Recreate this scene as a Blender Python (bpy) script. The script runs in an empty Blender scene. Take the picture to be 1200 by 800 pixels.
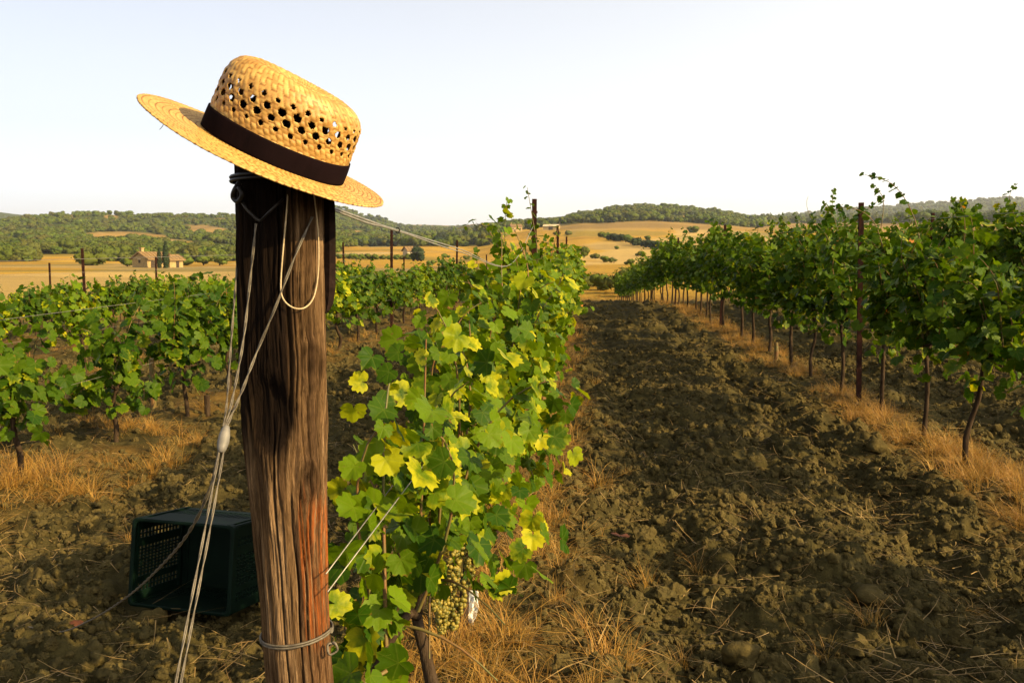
import bpy, bmesh, math, random
import numpy as np
from mathutils import Vector, Matrix, Euler, noise as mnoise

SC = bpy.context.scene
COL = SC.collection
R_ = math.radians
rnd = random.Random(7)

# ------------------------------------------------------------------ camera, sky, sun, exposure
CAM_H = 1.30
PITCH = math.atan(108 / 1000.0)
YAW = math.atan(102 / 1000.0)
cam_data = bpy.data.cameras.new('camera')
cam_data.sensor_width = 36
cam_data.lens = 30
cam_data.clip_start = 0.02
cam_data.clip_end = 30000
cam = bpy.data.objects.new('camera', cam_data)
COL.objects.link(cam)
cam.location = (0, 0, CAM_H)
cam.rotation_euler = (math.pi / 2 - PITCH, 0, YAW)
SC.camera = cam
SC.render.resolution_x, SC.render.resolution_y = 1024, 682

SUN_EL, SUN_AZ = R_(28), R_(112)          # azimuth clockwise from +Y (the row direction)
SUN_DIR = Vector((math.cos(SUN_EL) * math.sin(SUN_AZ), math.cos(SUN_EL) * math.cos(SUN_AZ), math.sin(SUN_EL)))
world = bpy.data.worlds.new('World')
SC.world = world
world.use_nodes = True
wn = world.node_tree
wn.nodes.clear()
w_out = wn.nodes.new('ShaderNodeOutputWorld')
w_bg = wn.nodes.new('ShaderNodeBackground')
w_sky = wn.nodes.new('ShaderNodeTexSky')
w_sky.sky_type = 'NISHITA'
w_sky.sun_disc = False
w_sky.sun_elevation = SUN_EL
w_sky.sun_rotation = SUN_AZ
w_sky.altitude = 200
w_sky.air_density = 1.3
w_sky.dust_density = 1.0
w_sky.ozone_density = 1.0
w_bg.inputs['Strength'].default_value = 0.113
w_hs = wn.nodes.new('ShaderNodeHueSaturation')      # a hazy, nearly white summer sky
w_hs.inputs['Saturation'].default_value = .26
wn.links.new(w_sky.outputs[0], w_hs.inputs['Color'])
# hazy air scatters forward: the whole sky grows brighter and warmer towards the sun, duller and cooler away from it
w_tc = wn.nodes.new('ShaderNodeTexCoord')
w_dot = wn.nodes.new('ShaderNodeVectorMath'); w_dot.operation = 'DOT_PRODUCT'
w_dot.inputs[1].default_value = (math.sin(SUN_AZ), math.cos(SUN_AZ), 0)
wn.links.new(w_tc.outputs['Generated'], w_dot.inputs[0])
w_mr = wn.nodes.new('ShaderNodeMapRange')
w_mr.inputs[1].default_value = -1; w_mr.inputs[2].default_value = 1
wn.links.new(w_dot.outputs['Value'], w_mr.inputs[0])
w_tint = wn.nodes.new('ShaderNodeMix'); w_tint.data_type = 'RGBA'
w_tint.inputs[6].default_value = (.50, .53, .62, 1); w_tint.inputs[7].default_value = (1.70, 1.58, 1.44, 1)
wn.links.new(w_mr.outputs[0], w_tint.inputs[0])
w_mul = wn.nodes.new('ShaderNodeMix'); w_mul.data_type = 'RGBA'; w_mul.blend_type = 'MULTIPLY'; w_mul.inputs[0].default_value = 1
wn.links.new(w_hs.outputs[0], w_mul.inputs[6]); wn.links.new(w_tint.outputs[2], w_mul.inputs[7])
wn.links.new(w_mul.outputs[2], w_bg.inputs['Color'])
wn.links.new(w_bg.outputs[0], w_out.inputs['Surface'])

sun_l = bpy.data.lights.new('sun', 'SUN')
sun_l.energy = 5.0
sun_l.angle = R_(0.6)
sun_l.color = (1.0, 0.75, 0.37)
sun = bpy.data.objects.new('sun', sun_l)
COL.objects.link(sun)
sun.location = SUN_DIR * 50
sun.rotation_euler = SUN_DIR.to_track_quat('Z', 'Y').to_euler()

SC.view_settings.view_transform = 'Standard'
SC.view_settings.look = 'None'
SC.view_settings.exposure = 1.2
SC.view_settings.gamma = 1.0
SC.render.engine = 'CYCLES'
SC.cycles.use_denoising = True
SC.cycles.max_bounces = 6
SC.cycles.diffuse_bounces = 2
SC.cycles.glossy_bounces = 2
SC.cycles.transmission_bounces = 4
SC.cycles.transparent_max_bounces = 6
SC.cycles.volume_bounces = 0
SC.cycles.use_fast_gi = False

# camera rays: a photograph pixel (1200x800) and a distance give a place in the world
CR = Vector((math.cos(YAW), math.sin(YAW), 0))
CF = Vector((-math.sin(YAW) * math.cos(PITCH), math.cos(YAW) * math.cos(PITCH), -math.sin(PITCH)))
CU = CR.cross(CF)
CAMP = Vector((0, 0, CAM_H))
def P(px, py, depth):
    return CAMP + (CF + CR * ((px - 600) / 1000.0) + CU * ((400 - py) / 1000.0)) * depth
def G(px, py, z=0.0):
    d = CF + CR * ((px - 600) / 1000.0) + CU * ((400 - py) / 1000.0)
    return CAMP + d * ((z - CAM_H) / d.z)

# ------------------------------------------------------------------ numpy noise
def _hash(ix, iy, s):
    h = (ix.astype(np.int64) * 374761393 + iy.astype(np.int64) * 668265263 + s * 974634777) & 0xffffffff
    h = ((h ^ (h >> 13)) * 1274126177) & 0xffffffff
    h = ((h ^ (h >> 16)) * 2246822519) & 0xffffffff
    return ((h ^ (h >> 15)) & 0xffffff) / float(0xffffff)
def vnoise(x, y, s=0):
    x = np.asarray(x, float); y = np.asarray(y, float)
    ix = np.floor(x); iy = np.floor(y)
    fx = x - ix; fy = y - iy
    fx = fx * fx * fx * (fx * (fx * 6 - 15) + 10); fy = fy * fy * fy * (fy * (fy * 6 - 15) + 10)
    a = _hash(ix, iy, s); b = _hash(ix + 1, iy, s); c = _hash(ix, iy + 1, s); d = _hash(ix + 1, iy + 1, s)
    return (a + (b - a) * fx) * (1 - fy) + (c + (d - c) * fx) * fy
def fbm(x, y, s=0, o=4):
    t = 0; a = .5; n = 0
    for k in range(o):
        t = t + a * vnoise(x * 2 ** k + 13.7 * k, y * 2 ** k - 7.1 * k, s + k); n += a; a *= .5
    return t / n
def domes(x, y, cell, s=0, fill=.75):
    """Height of rounded lumps, one per cell, jittered in place and size (0..1)."""
    x = np.asarray(x, float) / cell; y = np.asarray(y, float) / cell
    ix = np.floor(x); iy = np.floor(y)
    h = np.zeros_like(x)
    for i in (-1, 0, 1):
        for j in (-1, 0, 1):
            cx = ix + i; cy = iy + j
            jx = cx + _hash(cx, cy, s); jy = cy + _hash(cx, cy, s + 1)
            q = _hash(cx, cy, s + 2)
            rad = np.where(q < fill, .30 + .5 * _hash(cx, cy, s + 3) ** 2, .001)
            el = .7 + .6 * _hash(cx, cy, s + 4)
            dd = ((x - jx) / el) ** 2 + ((y - jy) * el) ** 2
            h = np.maximum(h, rad * np.sqrt(np.clip(1 - dd / rad ** 2, 0, 1)))
    return h
def sstep(a, b, x):
    t = np.clip((np.asarray(x, float) - a) / (b - a), 0, 1)
    return t * t * (3 - 2 * t)

# ------------------------------------------------------------------ object helpers
def tag(o, label=None, cat=None, group=None, kind=None):
    if label: o['label'] = label
    if cat: o['category'] = cat
    if group: o['group'] = group
    if kind: o['kind'] = kind
    return o
def link(name, data, parent=None, mat=None):
    o = bpy.data.objects.new(name, data)
    COL.objects.link(o)
    if parent is not None: o.parent = parent
    if mat is not None and data is not None and not data.materials: data.materials.append(mat)
    return o
def empty(name, loc=(0, 0, 0), rz=0.0, **kw):
    o = bpy.data.objects.new(name, None)
    o.empty_display_size = .1
    COL.objects.link(o)
    o.location = loc
    o.rotation_euler = (0, 0, rz)
    tag(o, **kw)
    return o
def copy_tree(o, parent=None):
    c = o.copy(); COL.objects.link(c)
    if parent is not None: c.parent = parent
    for ch in o.children: copy_tree(ch, c)
    return c
def mesh_np(name, v, f, smooth=True, mat=None):
    """v (n,3) array, f (m,3) or (m,4) int array."""
    v = np.ascontiguousarray(v, np.float32); f = np.ascontiguousarray(f, np.int32)
    me = bpy.data.meshes.new(name)
    k = f.shape[1]
    me.vertices.add(len(v)); me.vertices.foreach_set('co', v.ravel())
    me.loops.add(f.size); me.loops.foreach_set('vertex_index', f.ravel())
    me.polygons.add(len(f))
    me.polygons.foreach_set('loop_start', np.arange(0, f.size, k, dtype=np.int32))
    try: me.polygons.foreach_set('loop_total', np.full(len(f), k, np.int32))
    except Exception: pass
    me.polygons.foreach_set('use_smooth', np.full(len(f), smooth, bool))
    me.update(calc_edges=True)
    if mat is not None: me.materials.append(mat)
    return me
class MB:
    """Collects triangles and quads, then makes one mesh."""
    def __init__(s): s.v = []; s.f = []
    def add(s, v, f):
        o = len(s.v)
        s.v.extend(tuple(p) for p in v)
        s.f.extend(tuple(i + o for i in q) for q in f)
    def box(s, c, size, rot=None):
        hx, hy, hz = size[0] / 2, size[1] / 2, size[2] / 2
        v = [Vector((x, y, z)) for x in (-hx, hx) for y in (-hy, hy) for z in (-hz, hz)]
        if rot is not None: v = [rot @ p for p in v]
        c = Vector(c)
        s.add([p + c for p in v], [(0, 1, 3, 2), (4, 6, 7, 5), (0, 4, 5, 1), (2, 3, 7, 6), (0, 2, 6, 4), (1, 5, 7, 3)])
    def tube(s, pts, rad, n=6, cap=True, jit=0.0):
        pts = [Vector(p) for p in pts]
        if not hasattr(rad, '__len__'): rad = [rad] * len(pts)
        v = []; f = []
        t0 = (pts[1] - pts[0]).normalized()
        up = Vector((0, 0, 1)) if abs(t0.z) < .9 else Vector((1, 0, 0))
        a = t0.cross(up).normalized()
        for i, p in enumerate(pts):
            t = (pts[min(i + 1, len(pts) - 1)] - pts[max(i - 1, 0)]).normalized()
            a = (a - t * a.dot(t)).normalized(); b = t.cross(a)
            for k in range(n):
                q = 2 * math.pi * k / n
                r = rad[i] * (1 + (rnd.uniform(-jit, jit) if jit else 0))
                v.append(p + (a * math.cos(q) + b * math.sin(q)) * r)
        for i in range(len(pts) - 1):
            for k in range(n):
                f.append((i * n + k, i * n + (k + 1) % n, (i + 1) * n + (k + 1) % n, (i + 1) * n + k))
        if cap:
            f.append(tuple(range(n - 1, -1, -1))); m = (len(pts) - 1) * n
            f.append(tuple(range(m, m + n)))
        s.add(v, f)
    def mesh(s, name, mat=None, smooth=False):
        me = bpy.data.meshes.new(name)
        me.from_pydata([tuple(p) for p in s.v], [], s.f)
        if smooth: me.polygons.foreach_set('use_smooth', [True] * len(me.polygons))
        me.update()
        if mat is not None: me.materials.append(mat)
        return me
    def build(s, name, mat=None, parent=None, smooth=False):
        return link(name, s.mesh(name, mat, smooth), parent)
def spline(pts, n):
    """Catmull-Rom through pts, n samples per span."""
    pts = [Vector(p) for p in pts]; out = []
    q = [pts[0] * 2 - pts[1]] + pts + [pts[-1] * 2 - pts[-2]]
    for i in range(1, len(q) - 2):
        for k in range(n):
            t = k / n
            out.append(.5 * ((2 * q[i]) + (q[i + 1] - q[i - 1]) * t + (2 * q[i - 1] - 5 * q[i] + 4 * q[i + 1] - q[i + 2]) * t * t
                             + (3 * q[i] - q[i - 1] - 3 * q[i + 1] + q[i + 2]) * t ** 3))
    out.append(pts[-1])
    return out

# geometry-node scatter for uncountable stuff (clods, straw, woods)
def scatter(name, pts, rots, scales, idx, sources, kind='stuff'):
    pts = np.asarray(pts, np.float32)
    me = bpy.data.meshes.new(name)
    me.vertices.add(len(pts)); me.vertices.foreach_set('co', pts.ravel())
    a = me.attributes.new('rot', 'FLOAT_VECTOR', 'POINT'); a.data.foreach_set('vector', np.asarray(rots, np.float32).ravel())
    a = me.attributes.new('scl', 'FLOAT_VECTOR', 'POINT'); a.data.foreach_set('vector', np.asarray(scales, np.float32).ravel())
    a = me.attributes.new('idx', 'INT', 'POINT'); a.data.foreach_set('value', np.asarray(idx, np.int32))
    o = link(name, me)
    tag(o, kind=kind)
    src = bpy.data.collections.new(name + '_kinds')
    for s in sources: src.objects.link(s)
    ng = bpy.data.node_groups.new(name, 'GeometryNodeTree')
    ng.interface.new_socket('Geometry', in_out='INPUT', socket_type='NodeSocketGeometry')
    ng.interface.new_socket('Geometry', in_out='OUTPUT', socket_type='NodeSocketGeometry')
    N = ng.nodes.new; L = ng.links.new
    gi = N('NodeGroupInput'); go = N('NodeGroupOutput')
    ci = N('GeometryNodeCollectionInfo'); ci.inputs['Collection'].default_value = src
    ci.inputs['Separate Children'].default_value = True; ci.inputs['Reset Children'].default_value = True
    ip = N('GeometryNodeInstanceOnPoints'); ip.inputs['Pick Instance'].default_value = True
    def attr(n, t):
        x = N('GeometryNodeInputNamedAttribute'); x.data_type = t; x.inputs['Name'].default_value = n
        return [s for s in x.outputs if s.enabled and s.name == 'Attribute'][0]
    e2r = N('FunctionNodeEulerToRotation'); L(attr('rot', 'FLOAT_VECTOR'), e2r.inputs[0])
    L(gi.outputs[0], ip.inputs['Points']); L(ci.outputs[0], ip.inputs['Instance'])
    L(attr('idx', 'INT'), ip.inputs['Instance Index']); L(e2r.outputs[0], ip.inputs['Rotation'])
    L(attr('scl', 'FLOAT_VECTOR'), ip.inputs['Scale'])
    L(ip.outputs[0], go.inputs[0])
    m = o.modifiers.new('scatter', 'NODES'); m.node_group = ng
    return o

# ------------------------------------------------------------------ materials
class NT:
    def __init__(s, name):
        s.m = bpy.data.materials.new(name); s.m.use_nodes = True
        s.t = s.m.node_tree; s.t.nodes.clear()
        s.out = s.n('OutputMaterial')
    def n(s, t, **kw):
        x = s.t.nodes.new(t if t.startswith('Shader') else 'ShaderNode' + t)
        for k, v in kw.items(): setattr(x, k, v)
        return x
    def l(s, a, b): s.t.links.new(a, b)
    def set(s, sock, v):
        if hasattr(v, 'is_linked'): s.l(v, sock)
        else: sock.default_value = v
    def math(s, op, a, b=0.0, c=None, clamp=False):
        x = s.n('Math', operation=op, use_clamp=clamp)
        s.set(x.inputs[0], a); s.set(x.inputs[1], b)
        if c is not None: s.set(x.inputs[2], c)
        return x.outputs[0]
    def vmath(s, op, a, b=(0, 0, 0)):
        x = s.n('VectorMath', operation=op)
        s.set(x.inputs[0], a); s.set(x.inputs[1], b)
        return x.outputs['Value'] if op in ('DOT_PRODUCT', 'LENGTH') else x.outputs[0]
    def mix(s, f, a, b, mode='MIX'):
        x = s.n('Mix', data_type='RGBA', blend_type=mode)
        s.set(x.inputs[0], f)
        s.set(x.inputs[6], a if hasattr(a, 'is_linked') else (*a[:3], 1)); s.set(x.inputs[7], b if hasattr(b, 'is_linked') else (*b[:3], 1))
        return x.outputs[2]
    def ramp(s, f, lo, hi):
        x = s.n('MapRange', interpolation_type='SMOOTHSTEP'); s.set(x.inputs[0], f); x.inputs[1].default_value = lo; x.inputs[2].default_value = hi
        return x.outputs[0]
    def noise(s, vec, scale, detail=3, rough=.55, dist=0.0):
        x = s.n('TexNoise'); s.set(x.inputs['Vector'], vec); x.inputs['Scale'].default_value = scale
        x.inputs['Detail'].default_value = detail; x.inputs['Roughness'].default_value = rough; x.inputs['Distortion'].default_value = dist
        return x.outputs[0]
    def coord(s, which='Object'): return s.n('TexCoord').outputs[which]
    def scale(s, vec, sc):
        x = s.n('Mapping'); s.set(x.inputs[0], vec); x.inputs['Scale'].default_value = sc
        return x.outputs[0]
    def bump(s, h, strength=.5, dist=.01, normal=None):
        x = s.n('Bump'); s.set(x.inputs['Height'], h); x.inputs['Strength'].default_value = strength; x.inputs['Distance'].default_value = dist
        if normal is not None: s.l(normal, x.inputs['Normal'])
        return x.outputs[0]
    def pbsdf(s, col, rough=.8, spec=.2, metal=0.0, normal=None):
        x = s.n('BsdfPrincipled'); s.set(x.inputs['Base Color'], col if hasattr(col, 'is_linked') else (*col[:3], 1))
        s.set(x.inputs['Roughness'], rough); x.inputs['Specular IOR Level'].default_value = spec; x.inputs['Metallic'].default_value = metal
        if normal is not None: s.l(normal, x.inputs['Normal'])
        return x.outputs[0]
    def done(s, sh): s.l(sh, s.out.inputs['Surface']); return s.m

def simple(name, a, b, scale=8, rough=.8, spec=.2, metal=0, bump=.3, bdist=.004, coord='Object', stretch=(1, 1, 1), detail=4):
    t = NT(name); v = t.scale(t.coord(coord), stretch)
    n = t.noise(v, scale, detail); n2 = t.noise(v, scale * 4.3, detail)
    c = t.mix(t.ramp(n, .35, .65), a, b)
    c = t.mix(t.math('MULTIPLY', n2, .45), c, [x * .45 for x in a])
    return t.done(t.pbsdf(c, rough, spec, metal, t.bump(n2, bump, bdist) if bump else None))

def leaf_material(name, per_object, turn=.66, g0=(.016, .044, .0014), g1=(.088, .140, .0022)):        # turn: how early in the leaves' range they go yellow
    t = NT(name)
    uv = t.n('UVMap').outputs[0]
    if per_object:
        r = t.n('ObjectInfo').outputs['Random']
    else:
        r = t.n('Attribute', attribute_name='leaf_rand').outputs['Fac']
    p = t.vmath('SUBTRACT', uv, (.5, .5, 0))
    rad = t.math('MULTIPLY', t.vmath('LENGTH', p), 2.0)
    vein = None
    for ang in (0, 48, -48, 104, -104):
        d = (math.sin(R_(ang)), math.cos(R_(ang)), 0); e = (d[1], -d[0], 0)
        along = t.vmath('DOT_PRODUCT', p, d)
        off = t.math('ABSOLUTE', t.vmath('DOT_PRODUCT', p, e))
        off = t.math('ADD', off, t.math('MULTIPLY', t.math('LESS_THAN', along, 0.0), 1.0))
        vein = off if vein is None else t.math('MINIMUM', vein, off)
    veinm = t.math('SUBTRACT', 1.0, t.ramp(vein, .004, .02))
    r2 = t.math('FRACT', t.math('MULTIPLY', r, 17.31)); r3 = t.math('FRACT', t.math('MULTIPLY', r, 71.7))
    n = t.noise(t.vmath('ADD', uv, t.n('CombineXYZ').outputs[0]), 5.0, 3)
    cx = t.n('CombineXYZ'); t.set(cx.inputs[0], t.math('MULTIPLY', r, 50)); t.set(cx.inputs[1], t.math('MULTIPLY', r2, 50))
    n = t.noise(t.vmath('ADD', uv, cx.outputs[0]), 5.0, 3)
    green = t.mix(r2, g0, g1)
    yel = t.mix(r3, (.31, .285, .006), (.16, .19, .004))
    rim = t.math('MULTIPLY', t.math('SUBTRACT', rad, .55), .30)
    ym = t.ramp(t.math('ADD', t.math('ADD', r, rim), t.math('MULTIPLY', t.math('SUBTRACT', n, .5), .5)), turn, turn + .30)
    edge = t.math('MULTIPLY', t.ramp(t.math('ADD', rad, t.math('MULTIPLY', t.math('SUBTRACT', n, .5), .9)), .72, 1.1), t.ramp(r3, .25, .6))
    c = t.mix(t.math('MAXIMUM', ym, t.math('MULTIPLY', edge, .7)), green, yel)
    spot = t.math('MULTIPLY', t.ramp(t.noise(t.vmath('ADD', uv, cx.outputs[0]), 9, 2), .66, .75), t.ramp(r2, .35, .7))
    c = t.mix(t.math('MULTIPLY', spot, .75), c, (.12, .055, .02))
    burn = t.math('MULTIPLY', t.ramp(t.math('ADD', rad, t.math('MULTIPLY', t.math('SUBTRACT', n, .5), 1.1)), .88, .98), t.math('GREATER_THAN', r3, .62))
    c = t.mix(t.math('MULTIPLY', burn, .8), c, (.10, .045, .012))
    dead = t.math('GREATER_THAN', r, 1.1 if per_object else .9965)
    c = t.mix(dead, c, (.30, .115, .02))
    c = t.mix(t.math('MULTIPLY', veinm, .20), c, (.13, .15, .02))
    ht = t.math('ADD', t.math('MULTIPLY', t.math('SUBTRACT', 1.0, t.ramp(vein, 0.0, .06)), -.16), n)
    nm = t.bump(ht, .35, .005)
    d = t.pbsdf(c, .48, .07, 0, nm)
    tr = t.n('BsdfTranslucent'); t.l(t.mix(1.0, c, (2.0, 1.85, .6), 'MULTIPLY'), tr.inputs['Color'])
    ms = t.n('MixShader'); ms.inputs[0].default_value = .30
    t.l(d, ms.inputs[1]); t.l(tr.outputs[0], ms.inputs[2])
    return t.done(ms.outputs[0])

M = {}
M['leaf'] = leaf_material('grape_leaf', True)
M['leaf_mass'] = leaf_material('grape_leaf_mass', False)
M['leaf_fresh_dimmed'] = leaf_material('fresh_dimmed_grape_leaf', True, .88, (.012, .038, .0016), (.056, .098, .0030))  # less yellow leaf, its greens also darkened as shade for the right rows
M['leaf_fresh_dimmed_mass'] = leaf_material('fresh_dimmed_grape_leaf_mass', False, .84, (.012, .038, .0016), (.056, .098, .0030))
M['bark'] = simple('vine_bark', (.030, .019, .011), (.060, .040, .024), 40, .9, .04, bump=.8, bdist=.004, stretch=(1, 1, .25))
M['cane'] = simple('vine_cane', (.16, .075, .022), (.10, .10, .025), 14, .6, .3, bump=.2)
M['rust'] = simple('rusted_steel', (.016, .007, .005), (.036, .013, .008), 30, .85, .06, bump=.3, bdist=.001)
M['wire'] = simple('galvanised_wire', (.20, .18, .14), (.30, .27, .21), 60, .5, .5, .5, 0)
M['cable'] = simple('wire_rope', (.075, .06, .04), (.15, .125, .085), 90, .6, .4, .2, .6, .001)
M['dark_wire'] = simple('dark_tie_wire', (.012, .010, .009), (.03, .025, .02), 60, .5, .4, .3, 0)
M['straw_blade'] = None
def straw_mat(name, a, b):
    t = NT(name); r = t.n('ObjectInfo').outputs['Random']
    n = t.noise(t.coord('Object'), 30, 2)
    at = t.n('Attribute', attribute_name='blade').outputs['Fac']
    c = t.mix(at, a, b)
    c = t.mix(t.math('MULTIPLY', n, .5), c, [x * .6 for x in a])
    d = t.pbsdf(c, .55, .3)
    tr = t.n('BsdfTranslucent'); t.l(c, tr.inputs['Color'])
    ms = t.n('MixShader'); ms.inputs[0].default_value = .3; t.l(d, ms.inputs[1]); t.l(tr.outputs[0], ms.inputs[2])
    return t.done(ms.outputs[0])
M['straw_blade'] = straw_mat('dry_grass', (.28, .125, .016), (.46, .28, .055))
M['straw_bit'] = straw_mat('loose_straw', (.16, .095, .03), (.46, .30, .10))

# ------------------------------------------------------------------ the lie of the land
BEND = -0.02
def row_x(k, y):                     # k = 0 is the row from the wooden post, 1 the row right of the path
    return -0.52 + 2.62 * k + BEND * (y - 6.9)
_px = np.array([-400, 0, 40, 85, 200, 280, 340, 395, 440, 475, 540, 600, 640, 690, 720, 770, 830, 885, 930, 1000, 1100, 1170, 1600], float)
_dd = np.array([80, 150, 230, 300, 400, 550, 800, 1200, 1800, 3000, 5000], float)
_yy = np.array([
    [334, 318, 311, 307, 302, 294, 282, 262, 266, 252, 266],
    [334, 318, 311, 307, 302, 293, 280, 261, 266, 249, 266],
    [334, 318, 311, 307, 301, 291, 278, 257, 264, 252.5, 266],
    [334, 318, 311, 306, 300, 289, 275, 253, 263, 259, 268],
    [334, 318, 312, 308, 302, 289, 275, 255, 264, 264, 268],
    [334, 318, 312, 308, 302, 290, 275, 255.5, 260, 264, 268],
    [333, 317, 310, 306, 300, 289, 273, 256, 256, 262, 268],
    [331, 316, 307, 301, 294, 287, 276, 262, 246, 260, 266],
    [331, 317, 308, 301, 294, 289, 282, 270, 255, 263, 266],
    [331, 317, 309, 302, 295, 289, 284, 277, 268, 264, 267],
    [331, 318, 310, 304, 297, 286, 279, 274, 270, 265, 268],
    [331, 317, 306, 298, 288, 276, 268, 266, 267, 266, 268],
    [331, 317, 303, 294, 284, 272, 265, 262, 266, 266, 268],
    [332, 320, 305, 293, 279, 267, 258, 252, 262, 266, 268],
    [332, 320, 305, 292, 278, 266, 255, 246, 260, 266, 268],
    [332, 320, 304, 291, 278, 266, 254, 244, 258, 266, 268],
    [330, 318, 302, 290, 280, 270, 258, 249, 260, 264, 268],
    [328, 312, 299, 289, 280, 272, 265, 261, 261, 258, 264],
    [325, 308, 296, 288, 280, 272, 265, 261, 257, 252, 258],
    [322, 305, 294, 286, 279, 271, 264, 260, 255, 245, 255],
    [320, 303, 292, 285, 278, 270, 263, 259, 253, 239, 250],
    [320, 303, 292, 285, 278, 270, 263, 259, 252, 234, 248],
    [320, 303, 292, 285, 278, 270, 263, 259, 252, 232, 246]], float)
def cam_polar(x, y):
    sx = x * CR.x + y * CR.y
    fw = -x * math.sin(YAW) + y * math.cos(YAW)
    r = np.hypot(x, y)
    depth = np.maximum(fw, r * .45)
    px = 600 + 1000 * np.clip(sx / np.maximum(depth, 1e-6), -1.0, 1.0)
    px = np.where(fw < 0, np.where(sx > 0, 1600, -400), px)
    return px, r, depth
def near_z(x, y):
    left = -np.clip(-x - 3.4, 0, 60)
    right = np.clip(x - 2.6, 0, 40)
    z = .072 * left * np.exp(left / 60) + .045 * right * np.exp(-right / 25)
    dr = np.clip(y - 18.5, 0, None)
    z = z - .067 * dr * dr / (dr + 3.0)
    return z
def land(x, y, want_pix=False):
    x = np.asarray(x, float); y = np.asarray(y, float)
    px, r, depth = cam_polar(x, y)
    ld = np.log(np.clip(r, 80, 5000)); lk = np.log(_dd)
    i = np.clip(np.searchsorted(_px, px) - 1, 0, len(_px) - 2)
    t = (px - _px[i]) / (_px[i + 1] - _px[i]); t = np.clip(t, 0, 1); t = t * t * (3 - 2 * t)
    j = np.clip(np.searchsorted(lk, ld) - 1, 0, len(lk) - 2)
    u = np.clip((ld - lk[j]) / (lk[j + 1] - lk[j]), 0, 1); u = u * u * (3 - 2 * u) * .5 + u * .5
    yp = (_yy[i, j] * (1 - t) + _yy[i + 1, j] * t) * (1 - u) + (_yy[i, j + 1] * (1 - t) + _yy[i + 1, j + 1] * t) * u
    zf = CAM_H + depth * (292 - yp) / 1000.0
    zf = zf + (fbm(x / 90, y / 90, 3) - .5) * np.clip((r - 250) / 60, 0, 9)
    w = sstep(42, 80, r)
    z = near_z(x, y) * (1 - w) + zf * w
    if want_pix:
        return z, px, 292 - (z - CAM_H) / depth * 1000, r
    return z
def landz(x, y): return float(land(np.array([x]), np.array([y]))[0])

def woodness(px, py, r):
    """1 where woods stand, 0 on open fields."""
    wl = sstep(318, 350, r)                                      # left hill
    for cx, cy, hx, hy, sl in ((150, 278, 52, 6.5, .02), (236, 289, 70, 5.6, .13), (246, 270, 30, 5.2, .10), (40, 289, 26, 3.5, -.05), (330, 280, 30, 4, .03), (86, 254, 6, 2, 0), (135, 255, 10, 2.5, 0), (262, 258, 8, 2, 0), (75, 302, 52, 4.5, 0), (200, 252, 8, 2, 0)):
        wl = wl * sstep(.8, 1.15, ((px - cx) / hx) ** 2 + ((py - cy - sl * (px - cx)) / hy) ** 2)
    wm = sstep(290, 286, py)
    for cx, cy, hx, hy, sl in ((543, 273.5, 24, 2.6, -.03), (408, 273, 22, 3.6, .02), (418, 280, 14, 2.0, 0), (505, 264, 40, 1.8, .03), (560, 279, 12, 1.5, 0)):
        wm = wm * sstep(.8, 1.15, ((px - cx) / hx) ** 2 + ((py - cy - sl * (px - cx)) / hy) ** 2)
    yb = np.interp(px, [560, 590, 640, 680, 700, 760, 830, 880, 930, 1200], [280, 272, 266, 262, 262, 259, 263, 267, 262, 262])
    wr = sstep(yb + 1, yb - 1.5, py) * (r > 300)
    for cx, cy, hx, hy, sl in ((716, 249, 12, 1.6, 0), (790, 255, 30, 1.9, .02), (745, 246, 5, 1, 0), (700, 256, 7, 1, 0)):
        wr = wr * sstep(.8, 1.15, ((px - cx) / hx) ** 2 + ((py - cy - sl * (px - cx)) / hy) ** 2)
    a = sstep(370, 400, px); b = sstep(560, 585, px)
    return (wl * (1 - a) + wm * a) * (1 - b) + wr * b

# soil relief near the camera
def strip_w(x, y):                    # 1 on the grassy strip under each vine row
    s = 0
    for k in range(-7, 6):
        s = np.maximum(s, 1 - sstep(.16, .5, np.abs(x - row_x(k, y)) + .16 * (fbm(x * 1.3, y * 1.3, 51) - .5)))
    return s
CRATE_BED = G(213, 720)
def soil_relief(x, y, r):
    st = strip_w(x, y)
    till = 1 - .75 * st
    f1 = 1 - sstep(30, 60, r); f2 = 1 - sstep(9, 16, r); f3 = 1 - sstep(3.5, 7, r)
    lx = (x - row_x(0, y)) / 2.62
    u = lx - np.floor(lx)
    z = .05 * (1 - sstep(.0, .22, np.minimum(u, 1 - u)))                       # bank under the rows
    for c, a, w in ((.28, -.045, .055), (.72, -.07, .055), (.50, .025, .10), (.62, .02, .05)):
        z = z + a * np.exp(-((u - c + .03 * (fbm(y * .5, x * .2, 9) - .5)) / w) ** 2)
    z = z + .075 * (fbm(x * .9, y * .9, 11) - .5) + .05 * (fbm(x * 3, y * 3, 15) - .5)
    big = domes(x, y, .34, 21, .40) * .13
    mid = domes(x + .3 * fbm(x, y, 3), y, .15, 31, .7) * .062
    sm = domes(x, y, .07, 41, .8) * .04
    z = z + till * (big * f1 + mid * f1 + sm * f2) + .02 * f3 * till * (fbm(x * 22, y * 22, 61, 3) - .5)
    flat = sstep(.36, .27, np.abs(x - CRATE_BED.x)) * sstep(CRATE_BED.y - .16, CRATE_BED.y - .06, y) * sstep(CRATE_BED.y + .48, CRATE_BED.y + .38, y)
    z = z * (1 - flat) + (-.045 + .006 * fbm(x * 9, y * 9, 77)) * flat       # the crate lies on a trodden spot
    return z * (1 - sstep(40, 70, r))
def groundz(x, y):
    x = np.atleast_1d(np.asarray(x, float)); y = np.atleast_1d(np.asarray(y, float))
    return land(x, y) + soil_relief(x, y, np.hypot(x, y))
def gz(x, y): return float(groundz(x, y)[0])

def GG(px, py):
    p = G(px, py)
    for _ in range(5): p = G(px, py, gz(p.x, p.y))
    return p

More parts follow.
